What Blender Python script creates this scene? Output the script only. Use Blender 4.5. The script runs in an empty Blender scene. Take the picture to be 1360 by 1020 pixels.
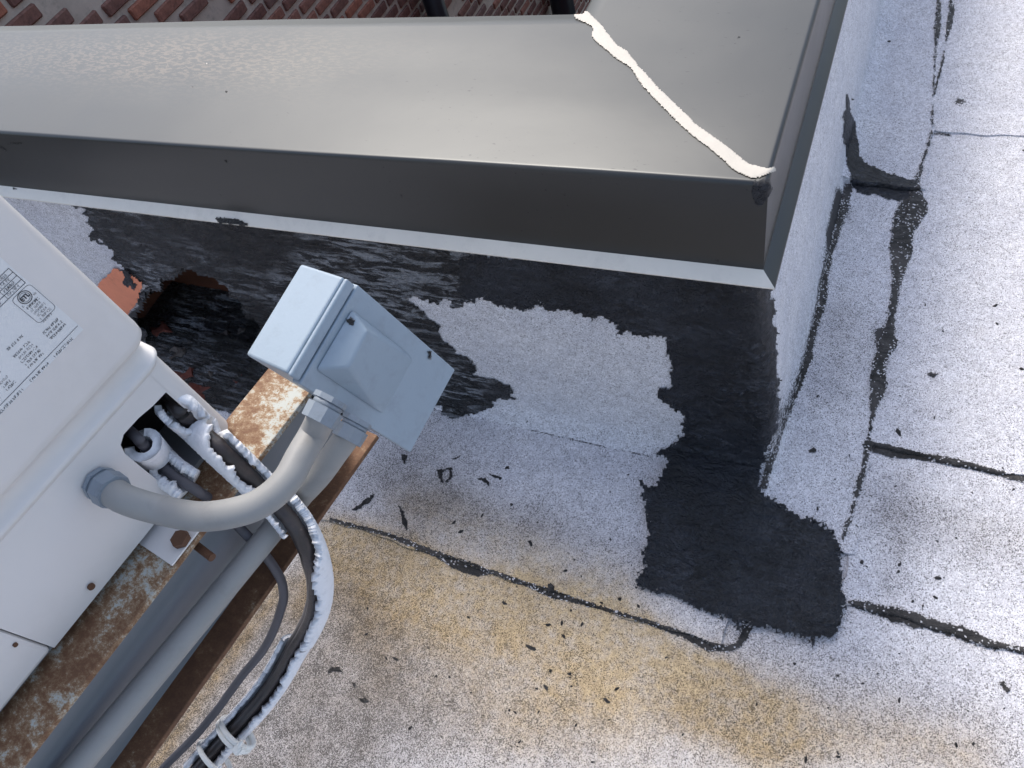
import bpy, bmesh, math, random
import numpy as np
from mathutils import Vector, Matrix
from mathutils.bvhtree import BVHTree
S = bpy.context.scene
COL = S.collection
random.seed(7); RNG = np.random.RandomState(5)

# ------------------------------------------------------------------ camera
FPX, CX, CY, CH = 975.575, 680.0, 510.0, 1.40
M = np.array([[0.90080858, -0.18593177, 0.3923943], [0.36472813, 0.81436893, -0.45141626], [-0.2356211, 0.54975687, 0.80140507]])
cam = bpy.data.cameras.new('camera'); camo = bpy.data.objects.new('camera', cam); COL.objects.link(camo)
cam.sensor_fit = 'HORIZONTAL'; cam.sensor_width = 36.0; cam.lens = FPX / 1360 * 36
cam.clip_start = 0.01; cam.clip_end = 500
mw = Matrix([list(M[0]) + [0], list(M[1]) + [0], list(M[2]) + [CH], [0, 0, 0, 1]])
camo.matrix_world = mw; S.camera = camo

# ------------------------------------------------------------------ light
SUN_EL, SUN_AZ = math.radians(54), math.radians(130)      # azimuth counter-clockwise from +X: behind the parapet, to the left
sd = Vector((math.cos(SUN_EL) * math.cos(SUN_AZ), math.cos(SUN_EL) * math.sin(SUN_AZ), math.sin(SUN_EL)))
world = bpy.data.worlds.new('World'); S.world = world; world.use_nodes = True
wn = world.node_tree.nodes; wl = world.node_tree.links
bg = wn['Background']; sky = wn.new('ShaderNodeTexSky'); sky.sky_type = 'NISHITA'; sky.sun_disc = False
sky.sun_elevation = SUN_EL; sky.sun_rotation = math.pi / 2 - SUN_AZ; sky.dust_density = 3.0; sky.air_density = 1.0
bg.inputs['Strength'].default_value = 0.15
hs = wn.new('ShaderNodeHueSaturation'); hs.inputs['Saturation'].default_value = .80; wl.new(sky.outputs[0], hs.inputs['Color']); wl.new(hs.outputs[0], bg.inputs['Color'])   # hazy, washed-out sky
sun = bpy.data.lights.new('sun', 'SUN'); suno = bpy.data.objects.new('sun', sun); COL.objects.link(suno)
sun.energy = 1.35; sun.angle = math.radians(14); sun.color = (1.0, 0.93, 0.82)
suno.rotation_euler = sd.to_track_quat('Z', 'Y').to_euler()
S.view_settings.view_transform = 'Standard'; S.view_settings.look = 'None'; S.view_settings.gamma = 1
S.view_settings.exposure = 0.98; S.view_settings.use_curve_mapping = False
S.render.engine = 'CYCLES'

# ------------------------------------------------------------------ measuring helpers (photo pixel -> world point on a given plane)
def ray(px, py):
    v = M @ np.array([(px - CX) / FPX, -(py - CY) / FPX, -1.0]); return v / np.linalg.norm(v)
TH = math.radians(81.1445)
UV = np.array([math.cos(TH), math.sin(TH), 0.0]); NV = np.array([UV[1], -UV[0], 0.0])
O0 = np.array([0, 0, CH])
def Pz(p, z): v = ray(*p); return O0 + v * ((z - CH) / v[2])
def Pn(p, n): v = ray(*p); return O0 + v * (n / (v @ NV))
def Pu(p, u): v = ray(*p); return O0 + v * (u / (v @ UV))
def Py(p, y): v = ray(*p); return O0 + v * (y / v[1])
def unz(q): return np.array([q @ UV, q @ NV, q[2]])           # world -> unit frame (u, n, z)
def wu(u, n, z): return UV * u + NV * n + np.array([0, 0, z])   # unit frame -> world

# ------------------------------------------------------------------ object helpers
def tag(o, label=None, cat=None, group=None, kind=None):
    if label: o['label'] = label
    if cat: o['category'] = cat
    if group: o['group'] = group
    if kind: o['kind'] = kind
    return o
def empty(name, loc, label, cat, group=None):
    o = bpy.data.objects.new(name, None); COL.objects.link(o); o.location = loc; o.empty_display_size = .05
    return tag(o, label, cat, group)
def link(name, me, mat=None, parent=None, smooth=False):
    o = bpy.data.objects.new(name, me); COL.objects.link(o)
    if mat is not None and not me.materials: me.materials.append(mat)
    if smooth: me.polygons.foreach_set('use_smooth', [True] * len(me.polygons))
    if parent is not None:
        o.parent = parent; o.matrix_parent_inverse = Matrix.Translation(-Vector(parent.location))
    return o
def mk(name, vs, fs, mat, parent=None, smooth=False, attrs=None):
    me = bpy.data.meshes.new(name); me.from_pydata([tuple(map(float, v)) for v in vs], [], fs); me.validate()
    if attrs:
        for k, a in attrs.items():
            at = me.attributes.new(k, 'FLOAT', 'POINT'); at.data.foreach_set('value', np.asarray(a, np.float32))
    me.update()
    return link(name, me, mat, parent, smooth)
def bmobj(name, bm, mat, parent=None, smooth=False):
    bmesh.ops.recalc_face_normals(bm, faces=bm.faces)
    me = bpy.data.meshes.new(name); bm.to_mesh(me); bm.free(); return link(name, me, mat, parent, smooth)
def box_bm(corners8, bev=0, seg=2):
    bm = bmesh.new(); v = [bm.verts.new(tuple(map(float, c))) for c in corners8]
    for f in ((0, 1, 2, 3), (7, 6, 5, 4), (0, 4, 5, 1), (1, 5, 6, 2), (2, 6, 7, 3), (3, 7, 4, 0)): bm.faces.new([v[i] for i in f])
    if bev: bmesh.ops.bevel(bm, geom=list(bm.edges), offset=bev, segments=seg, profile=.5, affect='EDGES')
    return bm
def ubox(u0, u1, n0, n1, z0, z1, bev=0, seg=2):
    return box_bm([wu(u, n, z) for z in (z0, z1) for (u, n) in ((u0, n0), (u1, n0), (u1, n1), (u0, n1))], bev, seg)
def prism_bm(pts, ext):                                    # planar outline (world) swept by vector ext
    bm = bmesh.new(); a = [bm.verts.new(tuple(map(float, p))) for p in pts]; b = [bm.verts.new(tuple(map(float, p + ext))) for p in pts]
    bm.faces.new(a); bm.faces.new(b[::-1]); n = len(a)
    for i in range(n): bm.faces.new((a[i], b[i], b[(i + 1) % n], a[(i + 1) % n]))
    return bm
def catmull(pts, k=8):
    P = [np.array(p, float) for p in pts]; P = [2 * P[0] - P[1]] + P + [2 * P[-1] - P[-2]]; out = []
    for i in range(1, len(P) - 2):
        for j in range(k):
            t = j / k; a, b, c, d = P[i - 1:i + 3]
            out.append(.5 * (2 * b + (c - a) * t + (2 * a - 5 * b + 4 * c - d) * t * t + (3 * b - a - 3 * c + d) * t ** 3))
    out.append(P[-2]); return out
def frames(path, up=(0, 0, 1)):
    fr = []; up = np.array(up, float)
    for i in range(len(path)):
        t = path[min(i + 1, len(path) - 1)] - path[max(i - 1, 0)]; t = t / np.linalg.norm(t)
        if abs(t @ up) > .999: up = np.array([1.0, 0, 0])
        s = np.cross(t, up); s /= np.linalg.norm(s); w = np.cross(s, t); fr.append((t, s, w))
    return fr
def tube(name, path, r, mat, parent=None, n=20, wob=0, caps=True, smooth=True):
    fr = frames(path); vs = []; fs = []
    for i, (p, (t, s, w)) in enumerate(zip(path, fr)):
        rr = r[i] if hasattr(r, '__len__') else r
        for k in range(n):
            a = 2 * math.pi * k / n; q = rr * (1 + wob * math.sin(3 * a + i * .4) * math.sin(i * .23)); vs.append(p + s * q * math.cos(a) + w * q * math.sin(a))
    for i in range(len(path) - 1):
        for k in range(n):
            fs.append((i * n + k, i * n + (k + 1) % n, (i + 1) * n + (k + 1) % n, (i + 1) * n + k))
    if caps: fs.append(tuple(range(n))[::-1]); fs.append(tuple((len(path) - 1) * n + k for k in range(n)))
    return mk(name, vs, fs, mat, parent, smooth)
def cyl(name, a, b, r, mat, parent=None, n=24, r2=None):
    return tube(name, [a, a * .5 + b * .5, b], [r, ((r2 or r) + r) / 2, r2 or r], mat, parent, n, smooth=n > 12)

# ------------------------------------------------------------------ noise (numpy)
def _h(ix, iy, s):
    n = (ix.astype(np.int64) * 374761393 + iy.astype(np.int64) * 668265263 + s * 982451653) & 0xffffffff
    n = ((n ^ (n >> 13)) * 1274126177) & 0xffffffff
    return ((n ^ (n >> 16)) & 0xffff) / 65535.0
def vn(x, y, s=0):
    x = np.asarray(x, float); y = np.asarray(y, float); ix = np.floor(x); iy = np.floor(y); fx = x - ix; fy = y - iy
    fx = fx * fx * (3 - 2 * fx); fy = fy * fy * (3 - 2 * fy); ix = ix.astype(np.int64); iy = iy.astype(np.int64)
    return (_h(ix, iy, s) * (1 - fx) + _h(ix + 1, iy, s) * fx) * (1 - fy) + (_h(ix, iy + 1, s) * (1 - fx) + _h(ix + 1, iy + 1, s) * fx) * fy
def fbm(x, y, s=0, o=4):
    r = 0; a = 1; t = 0
    for i in range(o): r = r + a * vn(x * 2 ** i, y * 2 ** i, s + i * 7); t += a; a *= .55
    return r / t * 2 - 1

# ------------------------------------------------------------------ materials
def new_mat(name):
    m = bpy.data.materials.new(name); m.use_nodes = True; nt = m.node_tree; return m, nt.nodes, nt.links, nt.nodes['Principled BSDF']
def N(ns, t, **kw):
    n = ns.new(t)
    for k, v in kw.items():
        if hasattr(n, k) and k not in n.inputs: setattr(n, k, v)
        else: n.inputs[k].default_value = v
    return n
def ramp(ns, stops, interp='LINEAR'):
    r = ns.new('ShaderNodeValToRGB'); r.color_ramp.interpolation = interp; e = r.color_ramp.elements
    while len(e) < len(stops): e.new(.5)
    for i, (p, c) in enumerate(stops): e[i].position = p; e[i].color = (c if hasattr(c, '__len__') else (c, c, c)) + ((1,) if not hasattr(c, '__len__') or len(c) == 3 else ())
    return r
def mixc(ns, ls, f, a, b, mode='MIX'):
    m = ns.new('ShaderNodeMix'); m.data_type = 'RGBA'; m.blend_type = mode
    for i, v in ((0, f), (6, a), (7, b)):
        if isinstance(v, bpy.types.NodeSocket): ls.new(v, m.inputs[i])
        else: m.inputs[i].default_value = v if not (hasattr(v, '__len__') and len(v) == 3) else tuple(v) + (1,)
    return m.outputs[2]
def mth(ns, ls, op, a, b=0.0, c=None, clamp=False):
    m = ns.new('ShaderNodeMath'); m.operation = op; m.use_clamp = clamp
    for i, v in enumerate((a, b) if c is None else (a, b, c)):
        if isinstance(v, bpy.types.NodeSocket): ls.new(v, m.inputs[i])
        else: m.inputs[i].default_value = v
    return m.outputs[0]
def coord(ns): return ns.new('ShaderNodeTexCoord').outputs['Object']
def noise(ns, ls, co, sc, det=4, rough=.55, dist=0):
    n = ns.new('ShaderNodeTexNoise'); n.inputs['Scale'].default_value = sc; n.inputs['Detail'].default_value = det
    n.inputs['Roughness'].default_value = rough; n.inputs['Distortion'].default_value = dist; ls.new(co, n.inputs['Vector']); return n.outputs['Fac']
def scaled(ns, ls, co, s, rot=(0, 0, 0)):
    m = ns.new('ShaderNodeMapping'); m.inputs['Scale'].default_value = s; m.inputs['Rotation'].default_value = rot; ls.new(co, m.inputs['Vector']); return m.outputs[0]
def attr(ns, name):
    a = ns.new('ShaderNodeAttribute'); a.attribute_name = name; return a.outputs['Fac']
def bump(ns, ls, h, strength, dist, prev=None):
    b = ns.new('ShaderNodeBump'); b.inputs['Strength'].default_value = strength; b.inputs['Distance'].default_value = dist
    ls.new(h, b.inputs['Height'])
    if prev is not None: ls.new(prev, b.inputs['Normal'])
    return b.outputs[0]

def granules(ns, ls, co, dirt):
    """mineral granules: light chips with dark ones between; returns colour, height"""
    v1 = ns.new('ShaderNodeTexVoronoi'); v1.inputs['Scale'].default_value = 690; ls.new(co, v1.inputs['Vector'])
    v2 = ns.new('ShaderNodeTexVoronoi'); v2.inputs['Scale'].default_value = 520; ls.new(scaled(ns, ls, co, (1, 1, 1), (.3, .2, .9)), v2.inputs['Vector'])
    s1 = ns.new('ShaderNodeSeparateColor'); ls.new(v1.outputs['Color'], s1.inputs[0])
    s2 = ns.new('ShaderNodeSeparateColor'); ls.new(v2.outputs['Color'], s2.inputs[0])
    cl = noise(ns, ls, co, 26, 5, .7)
    thr = mth(ns, ls, 'MULTIPLY_ADD', dirt, .22, .06); thr = mth(ns, ls, 'MULTIPLY', thr, mth(ns, ls, 'MULTIPLY', cl, mth(ns, ls, 'MULTIPLY', cl, 4.4)))
    d1 = mth(ns, ls, 'LESS_THAN', s1.outputs[0], thr)
    d2 = mth(ns, ls, 'LESS_THAN', s2.outputs[0], mth(ns, ls, 'MULTIPLY', thr, .35))
    d = mth(ns, ls, 'MAXIMUM', d1, d2)
    light = ramp(ns, [(0, (.42, .42, .45)), (.3, (.60, .595, .63)), (.7, (.74, .735, .765)), (1, (.90, .89, .91))]); ls.new(s1.outputs[1], light.inputs[0])
    dark = ramp(ns, [(0, (.09, .09, .095)), (1, (.40, .39, .39))]); ls.new(s1.outputs[2], dark.inputs[0])
    c = mixc(ns, ls, d, light.outputs[0], dark.outputs[0])
    h = mth(ns, ls, 'SUBTRACT', 1.0, v1.outputs['Distance'])
    return c, h
def membrane_mat():
    m, ns, ls, b = new_mat('granulated_membrane'); co = coord(ns)
    dirt = attr(ns, 'dirt'); och = attr(ns, 'ochre'); bare = attr(ns, 'bare')
    n1 = noise(ns, ls, co, 9, 6, .65); n2 = noise(ns, ls, co, 55, 4, .6)
    c, h = granules(ns, ls, co, dirt)
    cl_ = noise(ns, ls, co, 62, 6, .8); cr = ramp(ns, [(.36, (.80, .79, .79)), (.56, (1.0, 1.0, 1.0))]); ls.new(cl_, cr.inputs[0]); c = mixc(ns, ls, 1.0, c, cr.outputs[0], 'MULTIPLY')
    # broad tone variation
    tone = ramp(ns, [(.3, (.86, .87, .90)), (.7, (1.0, 1.0, 1.0))]); ls.new(n1, tone.inputs[0]); c = mixc(ns, ls, 1.0, c, tone.outputs[0], 'MULTIPLY')
    dd = mth(ns, ls, 'MULTIPLY', dirt, mth(ns, ls, 'MULTIPLY_ADD', n1, .5, .33), clamp=True)
    c = mixc(ns, ls, dd, c, mixc(ns, ls, 1.0, c, (.42, .395, .37), 'MULTIPLY'))
    oo = mth(ns, ls, 'MULTIPLY', och, mth(ns, ls, 'MULTIPLY_ADD', n2, .8, mth(ns, ls, 'MULTIPLY_ADD', n1, .9, -.15)), clamp=True)
    c = mixc(ns, ls, oo, c, mixc(ns, ls, 1.0, c, (.84, .66, .39), 'MULTIPLY'))
    # worn spots showing the asphalt
    sp = ramp(ns, [(.0, 0.0), (1.0, 1.0)]); w = mth(ns, ls, 'ADD', bare, mth(ns, ls, 'MULTIPLY_ADD', noise(ns, ls, co, 180, 5, .75), 1.5, -.75))
    w = mth(ns, ls, 'GREATER_THAN', w, .62)
    c = mixc(ns, ls, w, c, (.045, .043, .045))
    ls.new(c, b.inputs['Base Color']); b.inputs['Roughness'].default_value = .75; b.inputs['Specular IOR Level'].default_value = .3
    ls.new(bump(ns, ls, h, .5, .0012), b.inputs['Normal'])
    return m
def tar_mat(name, wet=0.0, dull=(.022, .024, .030), grit=0.0):
    m, ns, ls, b = new_mat(name); co = coord(ns); e = attr(ns, 'edge')
    st = scaled(ns, ls, co, (1, 2.6, 2.6) if wet > .5 else (1, 1.5, 1.2), (0, 0, .3))
    a = noise(ns, ls, st, 26, 8, .68, 1.2); f = noise(ns, ls, st, 120, 6, .7, .6); br = noise(ns, ls, co, 7, 4, .6)
    c0 = ramp(ns, [(.36, tuple(x * .35 for x in dull)), (.52, dull), (.66, tuple(x * 2.6 for x in dull))]); ls.new(mth(ns, ls, 'MULTIPLY_ADD', f, .35, mth(ns, ls, 'MULTIPLY', a, .65)), c0.inputs[0])
    fl = noise(ns, ls, co, 9, 5, .6, .8); fr_ = ramp(ns, [(.42, 0.0), (.62, .75)]); ls.new(fl, fr_.inputs[0]); c = mixc(ns, ls, fr_.outputs[0], c0.outputs[0], tuple(x * 2.1 + .006 for x in dull))
    rd = mth(ns, ls, 'ABSOLUTE', mth(ns, ls, 'SUBTRACT', noise(ns, ls, scaled(ns, ls, co, (1, 2.0, 1.6), (0, 0, .7)), 17, 6, .62, 2.2), .5)); rd = mth(ns, ls, 'POWER', mth(ns, ls, 'SUBTRACT', 1.0, mth(ns, ls, 'MULTIPLY', rd, 3.0), clamp=True), 3.0)
    g, gh = granules(ns, ls, co, 0.5 and mth(ns, ls, 'MULTIPLY', br, 1.0))
    v = ns.new('ShaderNodeTexVoronoi'); v.inputs['Scale'].default_value = 330; ls.new(co, v.inputs['Vector'])
    sp = ns.new('ShaderNodeSeparateColor'); ls.new(v.outputs['Color'], sp.inputs[0])
    gr = mth(ns, ls, 'LESS_THAN', mth(ns, ls, 'MULTIPLY_ADD', e, 1.0 if grit < .1 else .35, mth(ns, ls, 'MULTIPLY_ADD', sp.outputs[0], .9, mth(ns, ls, 'MULTIPLY', br, .5))), .56 + grit)
    if wet <= .5 and not grit:
        s2 = noise(ns, ls, scaled(ns, ls, co, (14, 34, 30), (.2, .1, .5)), 1.5, 8, .72, 2.6); r2 = ramp(ns, [(.50, 0.0), (.60, .8)]); ls.new(s2, r2.inputs[0])
        b2 = noise(ns, ls, co, 8, 3, .5); c = mixc(ns, ls, mth(ns, ls, 'MULTIPLY', r2.outputs[0], mth(ns, ls, 'MULTIPLY_ADD', b2, 4.0, -1.6, clamp=True), clamp=True), c, (.075, .085, .11))
    if wet > .5:
        sk = noise(ns, ls, scaled(ns, ls, co, (6, 40, 30), (0, 0, .12)), 1.6, 7, .75, .8); big = noise(ns, ls, co, 5, 3, .5)
        rk = ramp(ns, [(.50, 0.0), (.57, 1.0)]); ls.new(sk, rk.inputs[0]); c = mixc(ns, ls, mth(ns, ls, 'MULTIPLY', rk.outputs[0], mth(ns, ls, 'MULTIPLY_ADD', big, 4.5, -1.75, clamp=True), clamp=True), c, (.36, .38, .42))
    c = mixc(ns, ls, gr, c, g); ls.new(c, b.inputs['Base Color'])
    r = ramp(ns, [(.40, .60 - .25 * wet), (.60, .34 - .20 * wet)]); ls.new(a, r.inputs[0]); ls.new(r.outputs[0], b.inputs['Roughness'])
    b.inputs['Specular IOR Level'].default_value = .34 + .4 * wet
    n0 = bump(ns, ls, rd, 1.0, .008 if not grit > .05 else .001); n1 = bump(ns, ls, a, 1.0, .013 + .010 * wet, n0); ls.new(bump(ns, ls, f, .7, .0015, n1), b.inputs['Normal'])
    return m
def metal_mat():
    m, ns, ls, b = new_mat('coping_metal'); co = coord(ns)
    n = noise(ns, ls, co, 3.2, 5, .6); f = noise(ns, ls, scaled(ns, ls, co, (1, 3, 3), (0, 0, .5)), 60, 6, .7)
    c = ramp(ns, [(.3, (.064, .067, .069)), (.7, (.073, .076, .078))]); ls.new(n, c.inputs[0])
    dst = attr(ns, 'dust'); dm = mth(ns, ls, 'MULTIPLY', dst, mth(ns, ls, 'GREATER_THAN', f, .52))
    c2 = mixc(ns, ls, mth(ns, ls, 'MULTIPLY', dm, .22), c.outputs[0], (.30, .24, .19))
    sp = noise(ns, ls, scaled(ns, ls, co, (1, 3.5, 1), (0, 0, -.25)), 95, 3, .6); sm = mth(ns, ls, 'GREATER_THAN', mth(ns, ls, 'MULTIPLY', sp, mth(ns, ls, 'MULTIPLY_ADD', n, .5, .75)), .735)
    c2 = mixc(ns, ls, mth(ns, ls, 'MULTIPLY', sm, .7), c2, (.03, .03, .035))
    ls.new(c2, b.inputs['Base Color']); b.inputs['Metallic'].default_value = 1.0
    r = ramp(ns, [(.3, .36), (.7, .44)]); ls.new(n, r.inputs[0]); ls.new(r.outputs[0], b.inputs['Roughness'])
    ls.new(bump(ns, ls, noise(ns, ls, scaled(ns, ls, co, (1, 2, 2)), 1.3, 2, .4), .5, .02, bump(ns, ls, n, .15, .004)), b.inputs['Normal'])
    return m
def paint_mat(name, col, rough=.45, var=.08, bmp=.0, spec=.4, dirtc=(.3, .28, .25), dirt=.0, dsc=14, streak=0):
    m, ns, ls, b = new_mat(name); co = coord(ns); n = noise(ns, ls, co, 8, 6, .65)
    c = ramp(ns, [(.3, tuple(x * (1 - var) for x in col)), (.7, tuple(min(1, x * (1 + var)) for x in col))]); ls.new(n, c.inputs[0]); c = c.outputs[0]
    if dirt:
        d = noise(ns, ls, co, dsc, 8, .72); dr = ramp(ns, [(.52, 0.0), (.75, 1.0)]); ls.new(d, dr.inputs[0]); c = mixc(ns, ls, mth(ns, ls, 'MULTIPLY', dr.outputs[0], dirt), c, dirtc)
    ls.new(c, b.inputs['Base Color']); b.inputs['Roughness'].default_value = rough; b.inputs['Specular IOR Level'].default_value = spec
    if bmp: ls.new(bump(ns, ls, noise(ns, ls, co, 260, 4, .6), .5, bmp), b.inputs['Normal'])
    return m
def rust_mat(name, amount, base=(.52, .53, .50), deep=(.10, .045, .022)):
    m, ns, ls, b = new_mat(name); co = coord(ns)
    a = noise(ns, ls, co, 11, 7, .75, .1); f = noise(ns, ls, scaled(ns, ls, co, (1, 1.4, 1)), 70, 9, .82, .15); g = noise(ns, ls, co, 420, 3, .7)
    k = mth(ns, ls, 'ADD', mth(ns, ls, 'MULTIPLY', a, .55), mth(ns, ls, 'MULTIPLY_ADD', f, .65, mth(ns, ls, 'MULTIPLY', g, .16)))
    r = ramp(ns, [(max(0, .70 - amount), base), (.735 - amount, (.36, .31, .235)), (.775 - amount, (.235, .145, .080)), (.84 - amount, (.15, .072, .034)), (min(1, .97 - amount), deep)])
    ls.new(k, r.inputs[0]); ls.new(r.outputs[0], b.inputs['Base Color']); b.inputs['Roughness'].default_value = .72
    ls.new(bump(ns, ls, k, .5, .0025), b.inputs['Normal']); return m
def brick_mat():
    m, ns, ls, b = new_mat('old_brick'); co = coord(ns); oi = ns.new('ShaderNodeObjectInfo')
    c = ramp(ns, [(0, (.17, .085, .07)), (.35, (.23, .12, .095)), (.6, (.19, .12, .105)), (.85, (.40, .16, .10)), (1, (.28, .15, .12))]); ls.new(oi.outputs['Random'], c.inputs[0])
    n = noise(ns, ls, co, 40, 6, .7); r = ramp(ns, [(.35, (.55, .52, .52)), (.65, (1.15, 1.1, 1.05))]); ls.new(n, r.inputs[0])
    ls.new(mixc(ns, ls, 1, c.outputs[0], r.outputs[0], 'MULTIPLY'), b.inputs['Base Color']); b.inputs['Roughness'].default_value = .85
    ls.new(bump(ns, ls, n, .6, .006), b.inputs['Normal']); return m

MEM = membrane_mat(); TAR = tar_mat('dried_tar', .45, (.011, .0135, .020)); WET = tar_mat('wet_tar', 1.0, (.006, .0065, .009)); SEAM = tar_mat('weathered_tar', 0, (.032, .030, .030), .10); SPOT = tar_mat('tar_spot', 0, (.030, .029, .030), -.2)
METAL = metal_mat(); UNIT = paint_mat('cream_enamel', (.64, .62, .61), .42, .02, .0, .4, (.35, .30, .26), .12, 9); BOXM = paint_mat('grey_box_paint', (.27, .335, .40), .45, .03, .0003, .4, (.12, .13, .14), .25, 40)
PVC = paint_mat('conduit_pvc', (.27, .27, .265), .5, .06, .0, .35, (.16, .15, .14), .35, 30); FIT = paint_mat('fitting_zinc', (.20, .235, .275), .5, .14, .0006, .5, (.12, .12, .13), .6, 60)
FOAM = paint_mat('white_foam_wrap', (.78, .79, .82), .8, .05, .0018, .2, (.45, .46, .48), .5, 70); RUB = paint_mat('dark_pipe_tape', (.030, .024, .024), .38, .2, .0008, .5, (.09, .06, .05), .7, 30)
CABLE = paint_mat('grey_cable_jacket', (.085, .08, .09), .55, .1, .0004); BLACK = paint_mat('interior_shade_black', (.008, .008, .009), .8)
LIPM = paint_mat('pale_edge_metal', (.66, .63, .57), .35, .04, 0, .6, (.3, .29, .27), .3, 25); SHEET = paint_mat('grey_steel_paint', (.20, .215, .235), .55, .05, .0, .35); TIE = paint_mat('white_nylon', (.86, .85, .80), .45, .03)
RUST1 = rust_mat('rusted_flange_paint', .105, (.40, .42, .40)); RUST2 = rust_mat('deep_rust_flange', .20, (.40, .38, .34)); BOLT = rust_mat('bolt_rust', .45)
SEAL = paint_mat('white_sealant', (.47, .44, .39), .6, .05, .0014, .3); MORT = paint_mat('old_mortar', (.52, .46, .385), .9, .15, .003, .2, (.16, .15, .13), .6, 20)
BRICK = brick_mat(); ORANGE = paint_mat('orange_masonry', (.74, .27, .16), .8, .1, .002, .2, (.35, .12, .07), .5, 40); PIPE = paint_mat('black_downpipe_paint', (.012, .015, .02), .35)
PAPER = paint_mat('label_paper', (.66, .67, .68), .5, .04); INK = paint_mat('label_ink', (.04, .04, .045), .6); INKG = paint_mat('label_small_ink', (.24, .24, .25), .6)
RUBBLE = paint_mat('rubble', (.10, .038, .022), .9, .3, .004, .2, (.03, .03, .03), .9, 25); REDRUB = paint_mat('red_rubble', (.12, .035, .025), .8, .3, .004, .3, (.02, .02, .02), .95, 30); DARKRUB = paint_mat('tarred_rubble', (.07, .06, .055), .7, .4, .004, .4, (.01, .01, .01), .9, 35); PLAST = paint_mat('broken_plaster', (.42, .40, .36), .9, .1, .003, .2, (.10, .10, .10), .8, 45)

# ------------------------------------------------------------------ draping: thin material laid on a surface, outline traced, edge roughened
def poly_sdf(X, Y, poly):
    P = np.array(poly, float); Q = np.roll(P, -1, 0); d = np.full(X.shape, 1e9); ins = np.zeros(X.shape, bool)
    for (ax, ay), (bx, by) in zip(P, Q):
        ex, ey = bx - ax, by - ay; t = np.clip(((X - ax) * ex + (Y - ay) * ey) / (ex * ex + ey * ey + 1e-9), 0, 1)
        d = np.minimum(d, np.hypot(X - ax - t * ex, Y - ay - t * ey))
        c = (ay > Y) != (by > Y); xi = ax + (Y - ay) / (by - ay + 1e-12) * ex; ins ^= c & (X < xi)
    return np.where(ins, d, -d)
def line_sdf(X, Y, pl):
    d = np.full(X.shape, -1e9)
    for (ax, ay, aw), (bx, by, bw) in zip(pl[:-1], pl[1:]):
        ex, ey = bx - ax, by - ay; t = np.clip(((X - ax) * ex + (Y - ay) * ey) / (ex * ex + ey * ey + 1e-9), 0, 1)
        d = np.maximum(d, (aw + (bw - aw) * t) / 2 - np.hypot(X - ax - t * ex, Y - ay - t * ey))
    return d
def drape(name, bvh, mat, polys=(), lines=(), cut=(), multi=0, step=2.0, rough=5, rs=14, thick=.003, relief=.001, seed=1, parent=None, lift=.0012, speck=0, ew=9.0, fine=1.5, stretch=1.0):
    allp = [p[:2] for q in list(polys) + list(lines) for p in q]; x0, y0 = np.min(allp, 0) - 14; x1, y1 = np.max(allp, 0) + 14
    x0 = max(x0, -40); y0 = max(y0, -40); x1 = min(x1, 1400); y1 = min(y1, 1060)
    gx = np.arange(x0, x1, step); gy = np.arange(y0, y1, step); X, Y = np.meshgrid(gx, gy)
    jx = (RNG.rand(*X.shape) - .5) * step * .5; jy = (RNG.rand(*X.shape) - .5) * step * .5; X = X + jx; Y = Y + jy
    s = np.full(X.shape, -1e9)
    for p in polys: s = np.maximum(s, poly_sdf(X, Y, p))
    for l in lines: s = np.maximum(s, line_sdf(X, Y, l))
    for p in cut: s = np.minimum(s, -poly_sdf(X, Y, p))
    s = s + rough * fbm(X / rs / stretch, Y / rs, seed, 4) + fine * (RNG.rand(*X.shape) - .5) * 2
    if speck: s = s - speck * (RNG.rand(*X.shape) > .5)
    keep = s > 0
    cell = keep[:-1, :-1] & keep[1:, :-1] & keep[:-1, 1:] & keep[1:, 1:]
    lab_ = -np.ones(cell.shape, int); comps = []
    for j0, i0 in zip(*np.nonzero(cell)):
        if lab_[j0, i0] >= 0: continue
        st = [(j0, i0)]; lab_[j0, i0] = len(comps); c_ = 0
        while st:
            j, i = st.pop(); c_ += 1
            for dj, di in ((0, 1), (1, 0), (0, -1), (-1, 0), (1, 1), (-1, -1), (1, -1), (-1, 1)):
                a_, b_ = j + dj, i + di
                if 0 <= a_ < cell.shape[0] and 0 <= b_ < cell.shape[1] and cell[a_, b_] and lab_[a_, b_] < 0: lab_[a_, b_] = lab_[j, i]; st.append((a_, b_))
        comps.append(c_)
    if multi:
        made = []
        for ci, cn in sorted(enumerate(comps), key=lambda t: -t[1]):
            if cn >= multi: made.append(_emit(name, cell & (lab_ == ci), X, Y, s, bvh, seed, lift, thick, relief, ew, mat, parent))
        return made
    if comps: cell &= lab_ == int(np.argmax(comps))
    return _emit(name, cell, X, Y, s, bvh, seed, lift, thick, relief, ew, mat, parent)
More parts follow.
